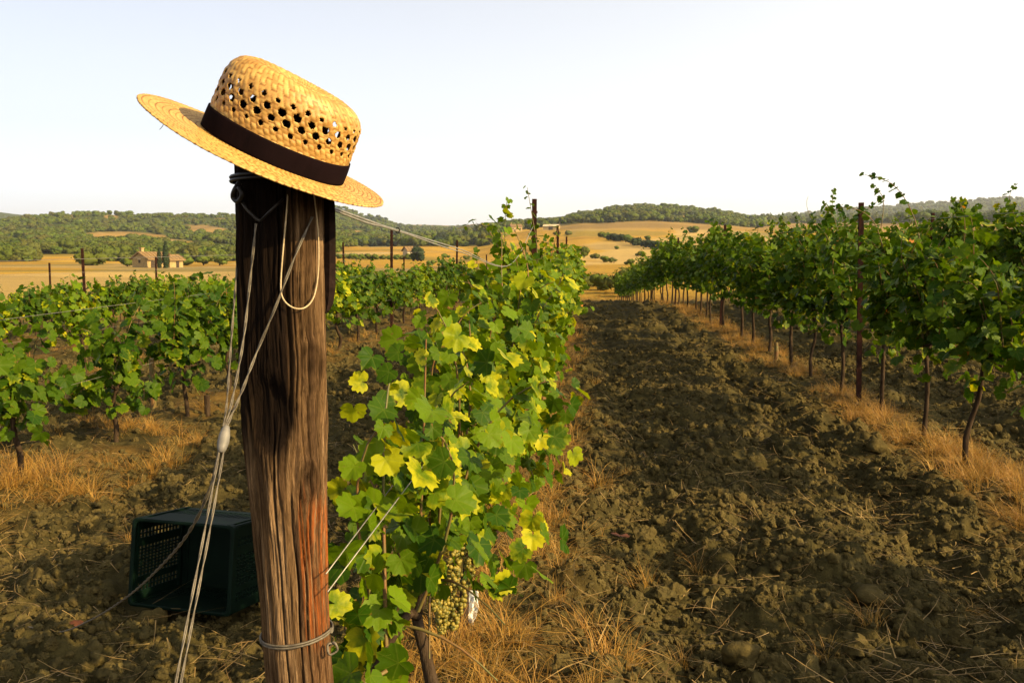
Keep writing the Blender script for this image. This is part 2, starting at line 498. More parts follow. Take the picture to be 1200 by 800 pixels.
def build_ground():
    view = math.pi / 2 + YAW
    fine = np.linspace(-R_(40), R_(40), 720)
    wide = np.linspace(R_(40), 2 * math.pi - R_(40), 74)[1:-1]
    az = np.concatenate([fine, wide])
    rr = np.concatenate([np.geomspace(.5, 3.2, 170, endpoint=False), np.geomspace(3.2, 24, 330, endpoint=False), np.geomspace(24, 80, 60, endpoint=False), np.geomspace(80, 7000, 190)])
    A, Rr = np.meshgrid(az, rr)
    X = Rr * np.cos(view - A); Y = Rr * np.sin(view - A)
    Z, PX, PY, RD = land(X, Y, True)
    Z = Z + soil_relief(X, Y, Rr)
    na, nr = len(az), len(rr)
    v = np.stack([X, Y, Z], -1).reshape(-1, 3)
    i = np.arange(nr - 1)[:, None]; j = np.arange(na)[None, :]
    j2 = (j + 1) % na
    f = np.stack([i * na + j, i * na + j2, (i + 1) * na + j2, (i + 1) * na + j], -1).reshape(-1, 4)
    me = mesh_np('ground', v, f[:, ::-1])
    # own colour of the land: soil, straw strip, stubble fields, woodland floor
    st = strip_w(X, Y)
    soil = np.array([.080, .0625, .0220]); soil2 = np.array([.048, .038, .0145]); strawc = np.array([.19, .10, .022])
    q = fbm(X * .8, Y * .8, 71)[..., None]
    c = soil * q + soil2 * (1 - q)
    c = c + (strawc - c) * (st * .45 * sstep(.35, .6, fbm(X * 2.3, Y * 2.3, 75)))[..., None]
    gold = np.array([.41, .23, .030]); tan = np.array([.32, .20, .060]); olive = np.array([.12, .105, .024])
    q = sstep(.35, .65, fbm(X / 60, Y / 60, 81))[..., None]
    fld = fbm(X / 9 + Y / 30, Y / 7, 83, 4)[..., None]
    fc = gold * q + np.array([.45, .265, .034]) * (1 - q)
    fc = fc * (.78 + .44 * fld)
    pale = sstep(.50, .56, fbm(X / 55 + 3, Y / 110, 87, 3))[..., None]
    fc = fc + (np.array([.46, .335, .145]) - fc) * pale * .6
    gr_ = sstep(.58, .64, fbm(X / 40 + 31, Y / 75, 89, 3))[..., None]
    fc = fc + (np.array([.17, .15, .035]) - fc) * gr_ * .55
    up = (sstep(272, 267, PY) * sstep(600, 680, PX) + sstep(280, 275, PY) * sstep(600, 560, PX))[..., None]
    fc = fc + (tan - fc) * up
    ol = (sstep(299, 305, PY) * sstep(380, 420, PX) * sstep(600, 540, PX) * sstep(.38, .6, fbm(X / 25, Y / 40, 85)))[..., None]
    fc = fc + (olive - fc) * ol * .8
    band = sstep(.47, .53, fbm(X / 130 + Y / 300, Y / 45, 91))[..., None]
    fc = fc * (1 - .22 * band)
    fl = np.array([.060, .075, .012])
    wd = woodness(PX, PY, RD)[..., None]
    fc = fc + (fl - fc) * wd
    # beyond the rows the ground is rough grass
    w = sstep(44, 62, Rr + 6 * (fbm(X / 9, Y / 9, 95) - .5))[..., None]
    c = c + (fc - c) * w
    col = np.concatenate([c, np.ones((*c.shape[:2], 1))], -1).reshape(-1, 4).astype(np.float32)
    a = me.color_attributes.new('land_colour', 'FLOAT_COLOR', 'POINT'); a.data.foreach_set('color', col.ravel())
    t = NT('earth')
    at = t.n('Attribute', attribute_name='land_colour').outputs['Color']
    pos = t.n('NewGeometry').outputs['Position']
    n1 = t.noise(pos, 9, 5, .65); n2 = t.noise(pos, 55, 5, .7); n3 = t.noise(pos, .7, 5, .6)
    cc = t.mix(t.ramp(n1, .30, .72), t.mix(1, at, (.62, .62, .62), 'MULTIPLY'), t.mix(1, at, (1.35, 1.32, 1.25), 'MULTIPLY'))
    cc = t.mix(t.ramp(n2, .35, .75), t.mix(1, cc, (.72, .74, .76), 'MULTIPLY'), cc)
    cc = t.mix(t.ramp(n3, .3, .7), t.mix(1, cc, (.82, .84, .80), 'MULTIPLY'), cc)
    nb = t.bump(n2, .9, .012, t.bump(n1, .8, .03))
    me.materials.append(t.done(t.pbsdf(cc, .95, .04, 0, nb)))
    o = link('ground', me); tag(o, kind='structure')
    return o
build_ground()

def clod_mat():
    t = NT('clod_earth')
    pos = t.n('NewGeometry').outputs['Position']; r = t.n('ObjectInfo').outputs['Random']
    n1 = t.noise(pos, 14, 5, .65); n2 = t.noise(pos, 70, 4, .7)
    c = t.mix(t.ramp(n1, .3, .7), (.034, .0275, .0108), (.086, .0665, .0235))
    c = t.mix(t.math('MULTIPLY', r, .3), c, (.085, .058, .018))
    return t.done(t.pbsdf(c, .95, .04, 0, t.bump(n2, .8, .006, t.bump(n1, .7, .02))))
M['clod'] = clod_mat()
def clod_mesh(seed, sub=3):                  # crumbly lumps, some with sharp broken faces
    bm = bmesh.new(); bmesh.ops.create_icosphere(bm, subdivisions=sub, radius=.5)
    o = Vector((seed * 3.1, seed * 7.7, seed * 1.3))
    for v in bm.verts:
        p = v.co.copy()
        d = .95 + .55 * mnoise.noise(p * 1.9 + o) + .34 * mnoise.noise(p * 4.6 + o) + .20 * mnoise.noise(p * 10 + o)
        cellv = mnoise.voronoi(p * 2.4 + o)[0]
        d += .18 * (cellv[1] - cellv[0]) - .06
        v.co = p * d
    me = bpy.data.meshes.new('clod'); bm.to_mesh(me); bm.free()
    me.polygons.foreach_set('use_smooth', [seed % 3 == 0] * len(me.polygons)); me.materials.append(M['clod'])
    return me
CLODS = [clod_mesh(k) for k in range(9)]
CRATE_AT = GG(213, 716)
def in_crate(x, y): return (np.abs(x - CRATE_AT.x) < .24) & (y > CRATE_AT.y - .03) & (y < CRATE_AT.y + .42)
def scatter_clods():
    g = np.random.default_rng(5)
    out = []
    for n, y0, y1, s0, s1 in ((34000, 1.2, 5, .009, .042), (26000, 4, 11, .016, .068), (9000, 9, 24, .04, .10), (900, 1.3, 16, .05, .12)):
        y = y0 + (y1 - y0) * g.random(n) ** .8
        x = (g.random(n) * 1.7 - .95) * (y * .80 + .7) 
        ok = g.random(n) > strip_w(x, y) * .75
        s = s0 + (s1 - s0) * g.random(n) ** 2.4
        out.append(np.stack([x, y, s], 1)[ok])
    a = np.concatenate(out)
    a = a[~in_crate(a[:, 0], a[:, 1])]
    z = groundz(a[:, 0], a[:, 1]) + a[:, 2] * (-.12 + .22 * g.random(len(a)))
    rot = g.random((len(a), 3)) * 6.28
    scl = a[:, 2:3] * (.75 + .5 * g.random((len(a), 3)))
    src = [bpy.data.objects.new('clod_kind', m) for m in CLODS]
    o = scatter('earth_clods', np.stack([a[:, 0], a[:, 1], z], 1), rot, scl, g.integers(0, len(src), len(a)), src)
    tag(o, 'crumbled brown clods covering the ploughed soil between the rows', 'soil clods')
scatter_clods()
# the few big clods one can point at
for px, py, s, lab in ((832, 715, 0.087, 'squarish brown earth clod, middle of three near the lower edge of the path'),
                       (778, 708, 0.103, 'broad rounded earth clod beside a small straw tuft low on the path'),
                       (868, 782, 0.095, 'tall earth clod cut by the lower edge of the photo on the path'),
                       (1032, 612, 0.095, 'broad flat earth clod beside the dark furrow near the strip under the vines'),
                       (1022, 708, 0.103, 'long brown earth clod just above a round orange straw tuft'),
                       (693, 622, 0.083, 'rounded clod catching light on the bank beside the leafy row'),
                       (752, 640, 0.079, 'round earth clod in the middle of the path above the orange dead leaf'),
                       (1050, 545, 0.091, 'dark earth clod in the furrow below the vines right of the path')):
    p = GG(px, py)
    o = link('earth_clod', CLODS[rnd.randrange(9)])
    o.location = (p.x, p.y, gz(p.x, p.y) + s * .18)
    o.rotation_euler = (rnd.uniform(-.4, .4), rnd.uniform(-.4, .4), rnd.uniform(0, 6))
    o.scale = (s * 1.15, s, s * .85)
    tag(o, lab, 'clod of earth', 'big clods on the ploughed path')

# dry grass and straw
def blades_mesh(name, n, spread, l0, l1, w, mat, flat=0.0, seed=0):
    g = random.Random(seed); v = []; f = []; bl = []
    for _ in range(n):
        a = g.uniform(0, 6.283); rr = spread * g.random() ** .6
        p = Vector((math.cos(a) * rr, math.sin(a) * rr, -.01)); L = g.uniform(l0, l1)
        az = a + g.uniform(-1.2, 1.2); lean = g.uniform(.1, .9) + flat
        d = Vector((math.cos(az) * math.sin(lean), math.sin(az) * math.sin(lean), math.cos(lean)))
        if flat > 1: p.z = g.uniform(.0, .02)
        side = Vector((-math.sin(az), math.cos(az), g.uniform(-.4, .4))).normalized()
        b = g.random(); o = len(v); S = 3; kink = g.uniform(-.5, .5)
        for i in range(S + 1):
            ww = w * g.uniform(.8, 1.2) * (1 - .75 * i / S)
            v.append(p + side * ww); v.append(p - side * ww); bl += [b, b]
            p = p + d * (L / S)
            d = (d + Vector((math.cos(az) * .28, math.sin(az) * .28, -.34 if flat < 1 else g.uniform(-.1, .1))) * g.uniform(.3, 1.3) + side * kink * .5).normalized()
        for i in range(S): f.append((o + 2 * i, o + 2 * i + 1, o + 2 * i + 3, o + 2 * i + 2))
    me = mesh_np(name, np.array([tuple(p) for p in v]), np.array(f), True, mat)
    at = me.attributes.new('blade', 'FLOAT', 'POINT'); at.data.foreach_set('value', np.array(bl, np.float32))
    return me
TUFTS = [blades_mesh('dry_tuft', 46, .07, .10, .27, .0016, M['straw_blade'], 0, k) for k in range(5)] + \
        [blades_mesh('flat_tuft', 34, .12, .12, .28, .0017, M['straw_blade'], .75, 20 + k) for k in range(3)]
BITS = [blades_mesh('straw_bits', 6, .14, .04, .16, .0016, M['straw_bit'], 1.3, 40 + k) for k in range(6)]
def scatter_grass():
    g = np.random.default_rng(9)
    P_ = []
    for k, n, y0, y1 in ((0, 620, 1.9, 16), (1, 1000, 3.2, 26), (2, 300, 7, 22), (-1, 240, 3.3, 20), (-2, 300, 6.5, 22), (-3, 200, 10, 24)):
        y = y0 + (y1 - y0) * g.random(n) ** 1.5
        x = row_x(k, y) + g.normal(0, .13 if k == 1 else .20, n) + (.10 if k == 0 else 0)
        ok = fbm(x * 1.6, y * 1.1, 133) > (.38 if k == 1 else .47)
        P_.append(np.stack([x, y], 1)[ok])
    # the rough golden grass left of the crate
    y = g.uniform(3.9, 5.6, 300); x = -2.5 - g.random(300) * 1.2
    ok = fbm(x * 1.6, y * 1.6, 137) > .5
    P_.append(np.stack([x, y], 1)[ok])
    y = g.uniform(46, 75, 900); x = g.uniform(-4, 6, 900); P_.append(np.stack([x, y], 1))
    a = np.concatenate(P_); z = groundz(a[:, 0], a[:, 1])
    n = len(a)
    rot = np.stack([g.normal(0, .12, n), g.normal(0, .12, n), g.random(n) * 6.28], 1)
    s = (.35 + .6 * g.random(n))[:, None] * np.ones(3)
    s[:, 2] *= .8; s[-900:] *= 1.6
    o = scatter('dry_grass', np.stack([a[:, 0], a[:, 1], z], 1), rot, s, g.integers(0, len(TUFTS), n), [bpy.data.objects.new('tuft_kind', m) for m in TUFTS])
    tag(o, 'dry orange grass in strips under the vine rows', 'dry grass')
    n = 2600
    y = 1.4 + 10 * g.random(n) ** 1.6; x = (g.random(n) * 1.7 - .95) * (y * .8 + .6)
    x = np.where((np.abs(x - CRATE_AT.x) < .40) & (y > CRATE_AT.y - .18) & (y < CRATE_AT.y + .60), x - .95, x)
    rot = np.stack([g.normal(0, .2, n), g.normal(0, .2, n), g.random(n) * 6.28], 1)
    s = (.5 + .8 * g.random(n))[:, None] * np.ones(3)
    o = scatter('loose_straw', np.stack([x, y, groundz(x, y) + .018], 1), rot, s, g.integers(0, len(BITS), n), [bpy.data.objects.new('bit_kind', m) for m in BITS])
    tag(o, 'scattered pale straw bits lying on the ploughed soil', 'straw')
scatter_grass()
for px, py, s, t, lab in ((688, 742, .8, 0, 'bushy pale straw tuft low on the path beside the leafy row'), (655, 712, .6, 1, 'short upright straw stubble left of the bushy pale tuft'),
                          (820, 672, .55, 2, 'small brown straw tuft on a clod in the middle of the path'), (1022, 732, .6, 3, 'round orange straw tuft low on the right of the path'),
                          (1120, 715, .55, 5, 'flattened orange straw tuft at the right edge of the path'), (968, 775, .5, 4, 'pale branching stubble tuft near the bottom edge of the path'),
                          (640, 570, .7, 1, 'orange dry tuft on the bank under the leafy row'), (690, 572, .55, 6, 'pale lying straw tuft on the bank beside the leafy row'),
                          (880, 600, .5, 5, 'flat scattered straw tuft high in the middle of the path'), (155, 640, .5, 2, 'small golden grass tuft beside the green crate'),
                          (800, 782, .5, 3, 'sparse straw tuft cut by the bottom edge of the photo')):
    p = GG(px, py); o = link('straw_tuft', TUFTS[t]); o.location = (p.x, p.y, gz(p.x, p.y) + .01)
    o.rotation_euler = (0, 0, rnd.uniform(0, 6)); o.scale = (s, s, s * .8)
    tag(o, lab, 'straw tuft', 'straw tufts on the soil')

# ------------------------------------------------------------------ grapevines
_half = [(0, 1.0), (9, .87), (18, .90), (27, .72), (36, .86), (46, .93), (57, .80), (69, .84), (78, .66), (92, .80), (106, .70), (122, .70), (142, .54), (164, .36)]
def leaf_blade(seed, detail=True):
    g = random.Random(seed)
    h = _half if detail else [_half[i] for i in (0, 3, 5, 8, 9, 12)]
    ang = [-a for a, r in reversed(h[1:])] + [a for a, r in h]
    rad = [r for a, r in reversed(h[1:])] + [r for a, r in h]
    bend = g.uniform(.5, 1.25); fold = g.uniform(.05, .38); curl = g.uniform(.1, .5); wav = g.uniform(.04, .10); ph = g.uniform(0, 6)
    PL = g.uniform(.55, .9)
    def pos(a, r):
        x = math.sin(R_(a)) * r; y = math.cos(R_(a)) * r
        z = fold * abs(x) - curl * .35 * (x * x + y * y) + wav * math.sin(3.1 * R_(a) * 2 + ph) * r * r
        return Matrix.Rotation(-bend, 3, 'X') @ Vector((x, y, z)) + Vector((0, PL, 0))
    v = [pos(0, 0)]; uv = [(.5, .5)]
    n = len(ang)
    if detail:
        for a, r in zip(ang, rad): v.append(pos(a, r * .5)); uv.append((.5 + math.sin(R_(a)) * r * .25, .5 + math.cos(R_(a)) * r * .25))
    jit = [1 + g.uniform(-.05, .05) for _ in rad]
    for a, r, q in zip(ang, rad, jit): v.append(pos(a, r * q)); uv.append((.5 + math.sin(R_(a)) * r * .5, .5 + math.cos(R_(a)) * r * .5))
    f = [(0, i + 2, i + 1) for i in range(n - 1)]
    if detail:
        for i in range(n - 1):
            f += [(1 + i, 2 + i, 1 + n + i), (2 + i, 2 + n + i, 1 + n + i)]
    o = len(v)
    v += [Vector((-.018, 0, 0)), Vector((.018, 0, 0)), Vector((0, PL, .02)), Vector((0, 0, .03))]; uv += [(.5, .52)] * 4
    f += [(o, o + 1, o + 2), (o + 1, o + 3, o + 2)]
    return np.array([tuple(p) for p in v]), np.array(f), np.array(uv)
LEAF_HI = [leaf_blade(k) for k in range(8)]
LEAF_LO = [leaf_blade(100 + k, False) for k in range(6)]
def leaf_mesh(d, mat='leaf'):
    v, f, uv = d
    me = mesh_np('grape_leaf', v, f, True, M[mat])
    l = me.uv_layers.new(name='UVMap'); l.data.foreach_set('uv', uv[f.ravel()].astype(np.float32).ravel())
    return me
LEAF_ME = [leaf_mesh(d) for d in LEAF_HI]
LEAF_FRESH_DIMMED = [leaf_mesh(d, 'leaf_fresh_dimmed') for d in LEAF_HI]
def mass_mesh(items, kinds, mat='leaf_mass'):
    """Many leaves in one mesh: items = (matrix, kind, random)."""
    V = []; F = []; U = []; Rn = []; o = 0
    for m, k, r in items:
        v, f, uv = kinds[k % len(kinds)]
        mm = np.array(m); V.append(v @ mm[:3, :3].T + mm[:3, 3]); F.append(f + o); U.append(uv[f.ravel()]); Rn.append(np.full(len(v), r)); o += len(v)
    me = mesh_np('foliage', np.concatenate(V), np.concatenate(F), True, M[mat])
    l = me.uv_layers.new(name='UVMap'); l.data.foreach_set('uv', np.concatenate(U).astype(np.float32).ravel())
    a = me.attributes.new('leaf_rand', 'FLOAT', 'POINT'); a.data.foreach_set('value', np.concatenate(Rn).astype(np.float32))
    return me
SUN_H = Vector((SUN_DIR.x, SUN_DIR.y, 0)).normalized()
HELIO = [1.0]
def leaf_matrix(p, out, size, g):
    y = out.normalized(); y = (y + SUN_H * HELIO[0] * .35).normalized(); up = Vector((g.gauss(0, .4), g.gauss(0, .4), 1)) + SUN_H * HELIO[0] * .9     # blades turn to the light
    x = y.cross(up)
    x = x.normalized() if x.length > 1e-4 else Vector((1, 0, 0))
    z = x.cross(y)
    m = Matrix((x, y, z)).transposed().to_4x4() @ Matrix.Rotation(g.gauss(0, .45), 4, 'Y')
    return Matrix.Translation(p) @ m @ Matrix.Scale(size, 4)
def grow(g, arm=.55, top=1.1, half=.44, shoots=9, size=.085, width=.16, low=False, wild=1, skirt=4, fill=60, extra=()):
    """Wood (trunk, arms, canes as point lists) and leaf places of one vine; local Y runs along the row."""
    base = Vector((0, 0, -.05)); k = [Vector((g.gauss(0, .013), g.gauss(0, .016), arm * t)) for t in (.3, .65)]
    head = Vector((g.gauss(0, .018), g.gauss(0, .02), arm))
    trunk = spline([base] + k + [head], 5)
    arms = [spline([head, head + Vector((g.gauss(0, .02), s * half * .45, .06 + g.gauss(0, .02))), head + Vector((g.gauss(0, .03), s * half * .95, .05 + g.gauss(0, .02)))], 4) for s in (-1, 1)]
    canes = []; leaves = []
    for i in range(shoots + wild):
        s = (i + .5) / shoots * 2 - 1 if i < shoots else g.uniform(-1, 1)
        p = head + Vector((g.gauss(0, .02), s * half, .05))
        L = (top - arm) * g.uniform(.75, 1.12) * (1.35 if i >= shoots else 1)
        d = Vector((g.gauss(0, .22), g.gauss(0, .22), 1)).normalized()
        arch = g.gauss(0, .8) if i < shoots else g.gauss(0, .5)
        if low and i % 3 == 0: d = Vector((g.gauss(0, .35), g.gauss(0, .5), .1)).normalized(); arch = 0; L *= .7
        pts = [p.copy()]; n = max(6, int(L / .042)); side = g.choice((-1, 1)); az = g.uniform(0, 6.28)
        for j in range(n):
            t = j / n
            d = (d + Vector((arch * .11 * t, g.gauss(0, .05), (-.34 * t * t if not low or i % 3 else -.16) * (1 if i < shoots else .6))) + Vector((-p.x * 1.1 if abs(p.x) > width * .8 else 0, -p.y * .8 if abs(p.y) > half * 1.3 else 0, 0))).normalized()
            p = p + d * (L / n); pts.append(p.copy())
            if p.z < .06: break
            side = -side
            o = Vector((side * math.cos(az) + g.gauss(0, .35), side * math.sin(az) + g.gauss(0, .35), g.uniform(-.1, .55)))
            if abs(o.x) < .3: o.x += math.copysign(.5, g.gauss(0, 1))
            sz = size * g.uniform(.68, 1.2) * (1 - .55 * max(0, t - .55) / .45)
            leaves.append((leaf_matrix(p, o, sz, g), g.randrange(8), g.random()))
            for _q in range(1 if g.random() < .95 else 2):
              if t < .85:
                o2 = Vector((g.gauss(0, .8), g.gauss(0, .8), g.uniform(-.3, .5)))
                leaves.append((leaf_matrix(p + Vector((g.gauss(0, .07), g.gauss(0, .06), g.gauss(0, .04))), o2, size * g.uniform(.6, 1.05), g), g.randrange(8), g.random()))
        canes.append(pts)
    for _ in range(fill):                                         # the inside of the canopy
        c = g.choice(canes); p = c[min(len(c) - 1, int(len(c) * g.random() ** 1.2 * .8))]
        leaves.append((leaf_matrix(p + Vector((g.gauss(0, width * .35), g.gauss(0, .09), g.gauss(0, .05))), Vector((g.gauss(0, 1), g.gauss(0, 1), g.uniform(-.4, .5))), size * g.uniform(.65, 1.1), g), g.randrange(8), g.random()))
    for _ in range(skirt * 11):                                    # leaves hanging round the arms
        s = g.uniform(-1, 1)
        p = head + Vector((g.gauss(0, width * .7), s * half, g.uniform(-.14, .22)))
        leaves.append((leaf_matrix(p, Vector((g.gauss(0, 1), g.gauss(0, .5), g.uniform(-.4, .3))), size * g.uniform(.7, 1.15), g), g.randrange(8), g.random()))
    leaves = [q for q in leaves if abs(q[0].translation.x) < width * 1.25]
    for pts in extra:                                             # single shoots that stand out of the hedge
        pts = spline(pts, 5); canes.append(pts); side = 1
        for j in range(1, len(pts)):
            side = -side; a = g.uniform(-.6, .6) + (0 if j % 2 else 1.57)
            leaves.append((leaf_matrix(pts[j], Vector((side * math.cos(a), side * math.sin(a), g.uniform(.1, .6))), size * (1.0 - .55 * j / len(pts)) * g.uniform(.8, 1.15), g), g.randrange(8), g.random() * .7))
    return trunk, arms, canes, leaves
def trunk_mesh(trunk, arms, r=.0145):
    mb = MB(); n = len(trunk)
    mb.tube(trunk, [r * (1.2 - .4 * i / n) for i in range(n)], 7, jit=.14)
    for a in arms: mb.tube(a, [r * (.75 - .35 * i / len(a)) for i in range(len(a))], 6, jit=.12)
    return mb.mesh('trunk', M['bark'], True)
def cane_tube(mb, c): mb.tube(c, [.0042 * (1 - .65 * i / len(c)) for i in range(len(c))], 4, cap=False)

def proj(p):
    q = p - CAMP; d = q.dot(CF)
    return 600 + 1000 * q.dot(CR) / d, 400 - 1000 * q.dot(CU) / d, d
def blocks_grapes(p):
    px, py, d = proj(p)
    if d < 3.1 and py > 690 and px > 478 - .12 * (py - 690): return True      # the foot of the first two vines is bare
    return d < 2.6 and (512 < px < 548 and 635 < py < 695)
def near_vine(loc, label, group, g, max_leaves=300, rz=0, fresh=False, **kw):
    trunk, arms, canes, leaves = grow(g, **kw)
    root = empty('grapevine', loc, rz, label=label, cat='grapevine', group=group)
    link('trunk', trunk_mesh(trunk, arms), root)
    for c in canes:
        mb = MB(); cane_tube(mb, c); mb.build('cane', M['cane'], root, True)
    leaves = [it for it in leaves if not blocks_grapes(Vector(loc) + it[0].translation + it[0].to_3x3() @ Vector((0, 1, 0)))]
    # the leaves nearest the camera are parts of their own
    leaves.sort(key=lambda it: ((Matrix.Translation(loc) @ Matrix.Rotation(rz, 4, 'Z') @ it[0].translation) - CAMP).length)
    for m, k, r in leaves[:max_leaves]:
        o = bpy.data.objects.new('leaf', (LEAF_FRESH_DIMMED if fresh else LEAF_ME)[k]); COL.objects.link(o); o.parent = root; o.matrix_local = m
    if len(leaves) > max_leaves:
        o = link('foliage', mass_mesh(leaves[max_leaves:], LEAF_HI, 'leaf_fresh_dimmed_mass' if fresh else 'leaf_mass'), root); tag(o, kind='stuff')
    return root
def far_variant(g, fresh=False, **kw):
    trunk, arms, canes, leaves = grow(g, **kw)
    tm = trunk_mesh(trunk, arms, .016)
    mb = MB()
    for c in canes: cane_tube(mb, c)
    return tm, mb.mesh('canes', M['cane'], True), mass_mesh([(m @ Matrix.Scale(1.12, 4), k, r) for m, k, r in leaves], LEAF_LO, 'leaf_fresh_dimmed_mass' if fresh else 'leaf_mass')
def put_far(var, loc, rz, sc, label, group):
    root = empty('grapevine', loc, rz, label=label, cat='grapevine', group=group)
    root.scale = sc
    link('trunk', var[0], root); link('canes', var[1], root)
    o = link('foliage', var[2], root); tag(o, kind='stuff')
    return root
ORD = ['first', 'second', 'third', 'fourth', 'fifth', 'sixth', 'seventh', 'eighth', 'ninth', 'tenth', 'eleventh', 'twelfth']
def near_label(k, i):
    if k == 0: return (['first grapevine of the leafy row, yellow-green, right beside the wooden post and bearing golden grapes'] + [f'{o} grapevine from the wooden post in the sunlit leafy row along the path' for o in ORD[1:]])[i]
    if k == 1: return f'{ORD[i]} grapevine from the right edge of the photo in the dark row bordering the path'
    return f'{ORD[i]} grapevine from the left photo edge in the thin row behind the crate'
GROUPS = {0: 'grapevines in the row from the wooden post', 1: 'grapevines in the dark row right of the path', 2: 'grapevines in the rows beyond the dark row', 3: 'grapevines in the rows beyond the dark row',
          -1: 'grapevines in the row behind the green crate', -2: 'grapevines in the low rows at the left', -3: 'grapevines in the low rows at the left', -4: 'grapevines in the low rows at the left', -5: 'grapevines in the low rows at the left'}
FARLAB = {0: 'grapevine deep in the sunlit leafy row, merging with its neighbours towards the valley', 1: 'grapevine deep in the dark row right of the path, beyond its first steel post',
          2: 'dark grapevine in a row behind the one bordering the path', 3: 'dark grapevine in a row behind the one bordering the path',
          -1: 'low grapevine deep in the row behind the crate, merging with its neighbours', -2: 'low green grapevine in the rows below the golden field', -3: 'low green grapevine in the rows below the golden field',
          -4: 'low green grapevine in the rows below the golden field', -5: 'low green grapevine in the rows below the golden field'}
gv = random.Random(11)
HELIO[0] = .05
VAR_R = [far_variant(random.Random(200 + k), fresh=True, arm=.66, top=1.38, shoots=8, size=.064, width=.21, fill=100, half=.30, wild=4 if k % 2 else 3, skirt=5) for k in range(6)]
HELIO[0] = 1.0
VAR_C = [far_variant(random.Random(300 + k), arm=.54, top=1.18, shoots=11, size=.066, width=.28, wild=1, skirt=5) for k in range(6)]
HELIO[0] = .75
VAR_L = [far_variant(random.Random(400 + k), fresh=k % 3 < 2, arm=.46, top=.90, shoots=9, size=.060, width=.22, half=.32, wild=1, skirt=5) for k in range(6)]

HELIO[0] = 1.0
NEAR0 = [1.66, 2.60, 3.45, 4.3, 5.15, 6.0, 7.3, 8.2]
for i, y in enumerate(NEAR0):
    x = row_x(0, y) + gv.gauss(0, .03) + (.13 if i == 0 else 0)
    if i == 0: kw = dict(arm=.50, top=.97, shoots=12, size=.043, width=.17, low=True, wild=1, skirt=6, half=.36, fill=210)
    elif i == 1: kw = dict(arm=.46, top=1.04, shoots=13, size=.046, width=.23, low=True, wild=1, skirt=7, fill=220)
    else: kw = dict(arm=.52, top=1.12 + .03 * (i > 3), shoots=12, size=.055, width=.27, low=(i == 2), wild=2, skirt=6, fill=190)
    if i == 5: kw['extra'] = [[(.02, .6, .9), (.02, .66, 1.25), (-.02, .68, 1.5), (-.06, .70, 1.72)], [(.1, .5, .9), (.14, .55, 1.2), (.2, .6, 1.45)]]
    if i == 3: kw['extra'] = [[(0, 0, .9), (-.02, .1, 1.15), (-.04, .25, 1.33), (-.12, .4, 1.38)], [(.1, .2, .9), (.1, .3, 1.15), (.02, .4, 1.36)]]
    if i == 4: kw['extra'] = [[(0, 0, .9), (-.06, -.1, 1.2), (-.16, -.15, 1.36), (-.3, -.2, 1.34)]]
    near_vine(Vector((x, y, gz(x, y))), near_label(0, i), GROUPS[0], random.Random(50 + i), 300, **kw)
HELIO[0] = .12
NEAR1 = [4.15, 5.0, 5.8, 6.55, 7.7, 8.6]
for i, y in enumerate(NEAR1):
    x = row_x(1, y) + gv.gauss(0, .03)
    ex = {2: [[(0, .1, 1.1), (-.05, .2, 1.45), (-.16, .3, 1.68), (-.34, .35, 1.76)]], 3: [[(0, 0, 1.1), (-.12, 0, 1.45), (-.3, 0, 1.56), (-.45, .05, 1.53)], [(0, .3, 1.2), (.05, .35, 1.6), (.0, .4, 1.74)]], 0: [[(0, .2, 1.0), (-.05, .2, 1.4), (-.02, .25, 1.62)]], 4: [[(0, 0, 1.1), (-.1, 0, 1.5), (-.2, 0, 1.66)]]}.get(i, ())
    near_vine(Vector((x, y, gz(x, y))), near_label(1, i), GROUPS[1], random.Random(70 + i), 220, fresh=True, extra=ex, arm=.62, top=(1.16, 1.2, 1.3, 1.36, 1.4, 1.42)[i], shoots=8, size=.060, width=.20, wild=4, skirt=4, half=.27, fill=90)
HELIO[0] = .75
NEARL = [4.2, 5.15, 6.0, 6.95]
for i, y in enumerate(NEARL):
    x = row_x(-1, y) + gv.gauss(0, .03)
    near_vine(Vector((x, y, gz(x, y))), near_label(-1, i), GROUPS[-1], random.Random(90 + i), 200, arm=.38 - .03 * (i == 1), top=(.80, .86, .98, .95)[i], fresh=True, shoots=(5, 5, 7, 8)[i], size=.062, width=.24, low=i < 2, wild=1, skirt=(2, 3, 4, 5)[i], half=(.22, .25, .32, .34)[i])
ROWS = ((0, 9.1, 44, .88, VAR_C, 1.0), (1, 9.5, 52, .88, VAR_R, 1.0), (1, 1.1, 3.5, .80, VAR_R, .70), (2, 6.2, 32, .92, VAR_R, 1.12), (3, 12, 26, 1.0, VAR_R, 1.1),
        (-1, 7.95, 42, 1.08, VAR_L, 1.0), (-2, 9.0, 40, .98, VAR_L, 1.06), (-3, 10.2, 40, .98, VAR_L, 1.0), (-4, 14, 38, 1.05, VAR_L, 1.0), (-5, 18, 36, 1.15, VAR_L, 1.0))
nv = 0
SEG = {0: ('in the leafy row between its tall steel post and the next one', 'in the leafy row between its second and third steel posts', 'far along the leafy row, beyond its third steel post'),
       1: ('in the row right of the path between its first and second steel posts', 'in the row right of the path between its second and third posts', 'far along the row right of the path, beyond its third steel post'),
       -1: ('in the row behind the crate, before its first steel post', 'in the row behind the crate between its first and second posts', 'far along the row behind the crate, beyond its second post')}
FARLAB.update({-2: 'low green grapevine in the second row behind the crate', -3: 'low green grapevine in the third row behind the crate', -4: 'low green grapevine in the fourth row behind the crate', -5: 'low green grapevine in the last row before the golden field',
               2: 'dark grapevine in the first row behind the one bordering the path', 3: 'dark grapevine in the second row behind the one bordering the path'})
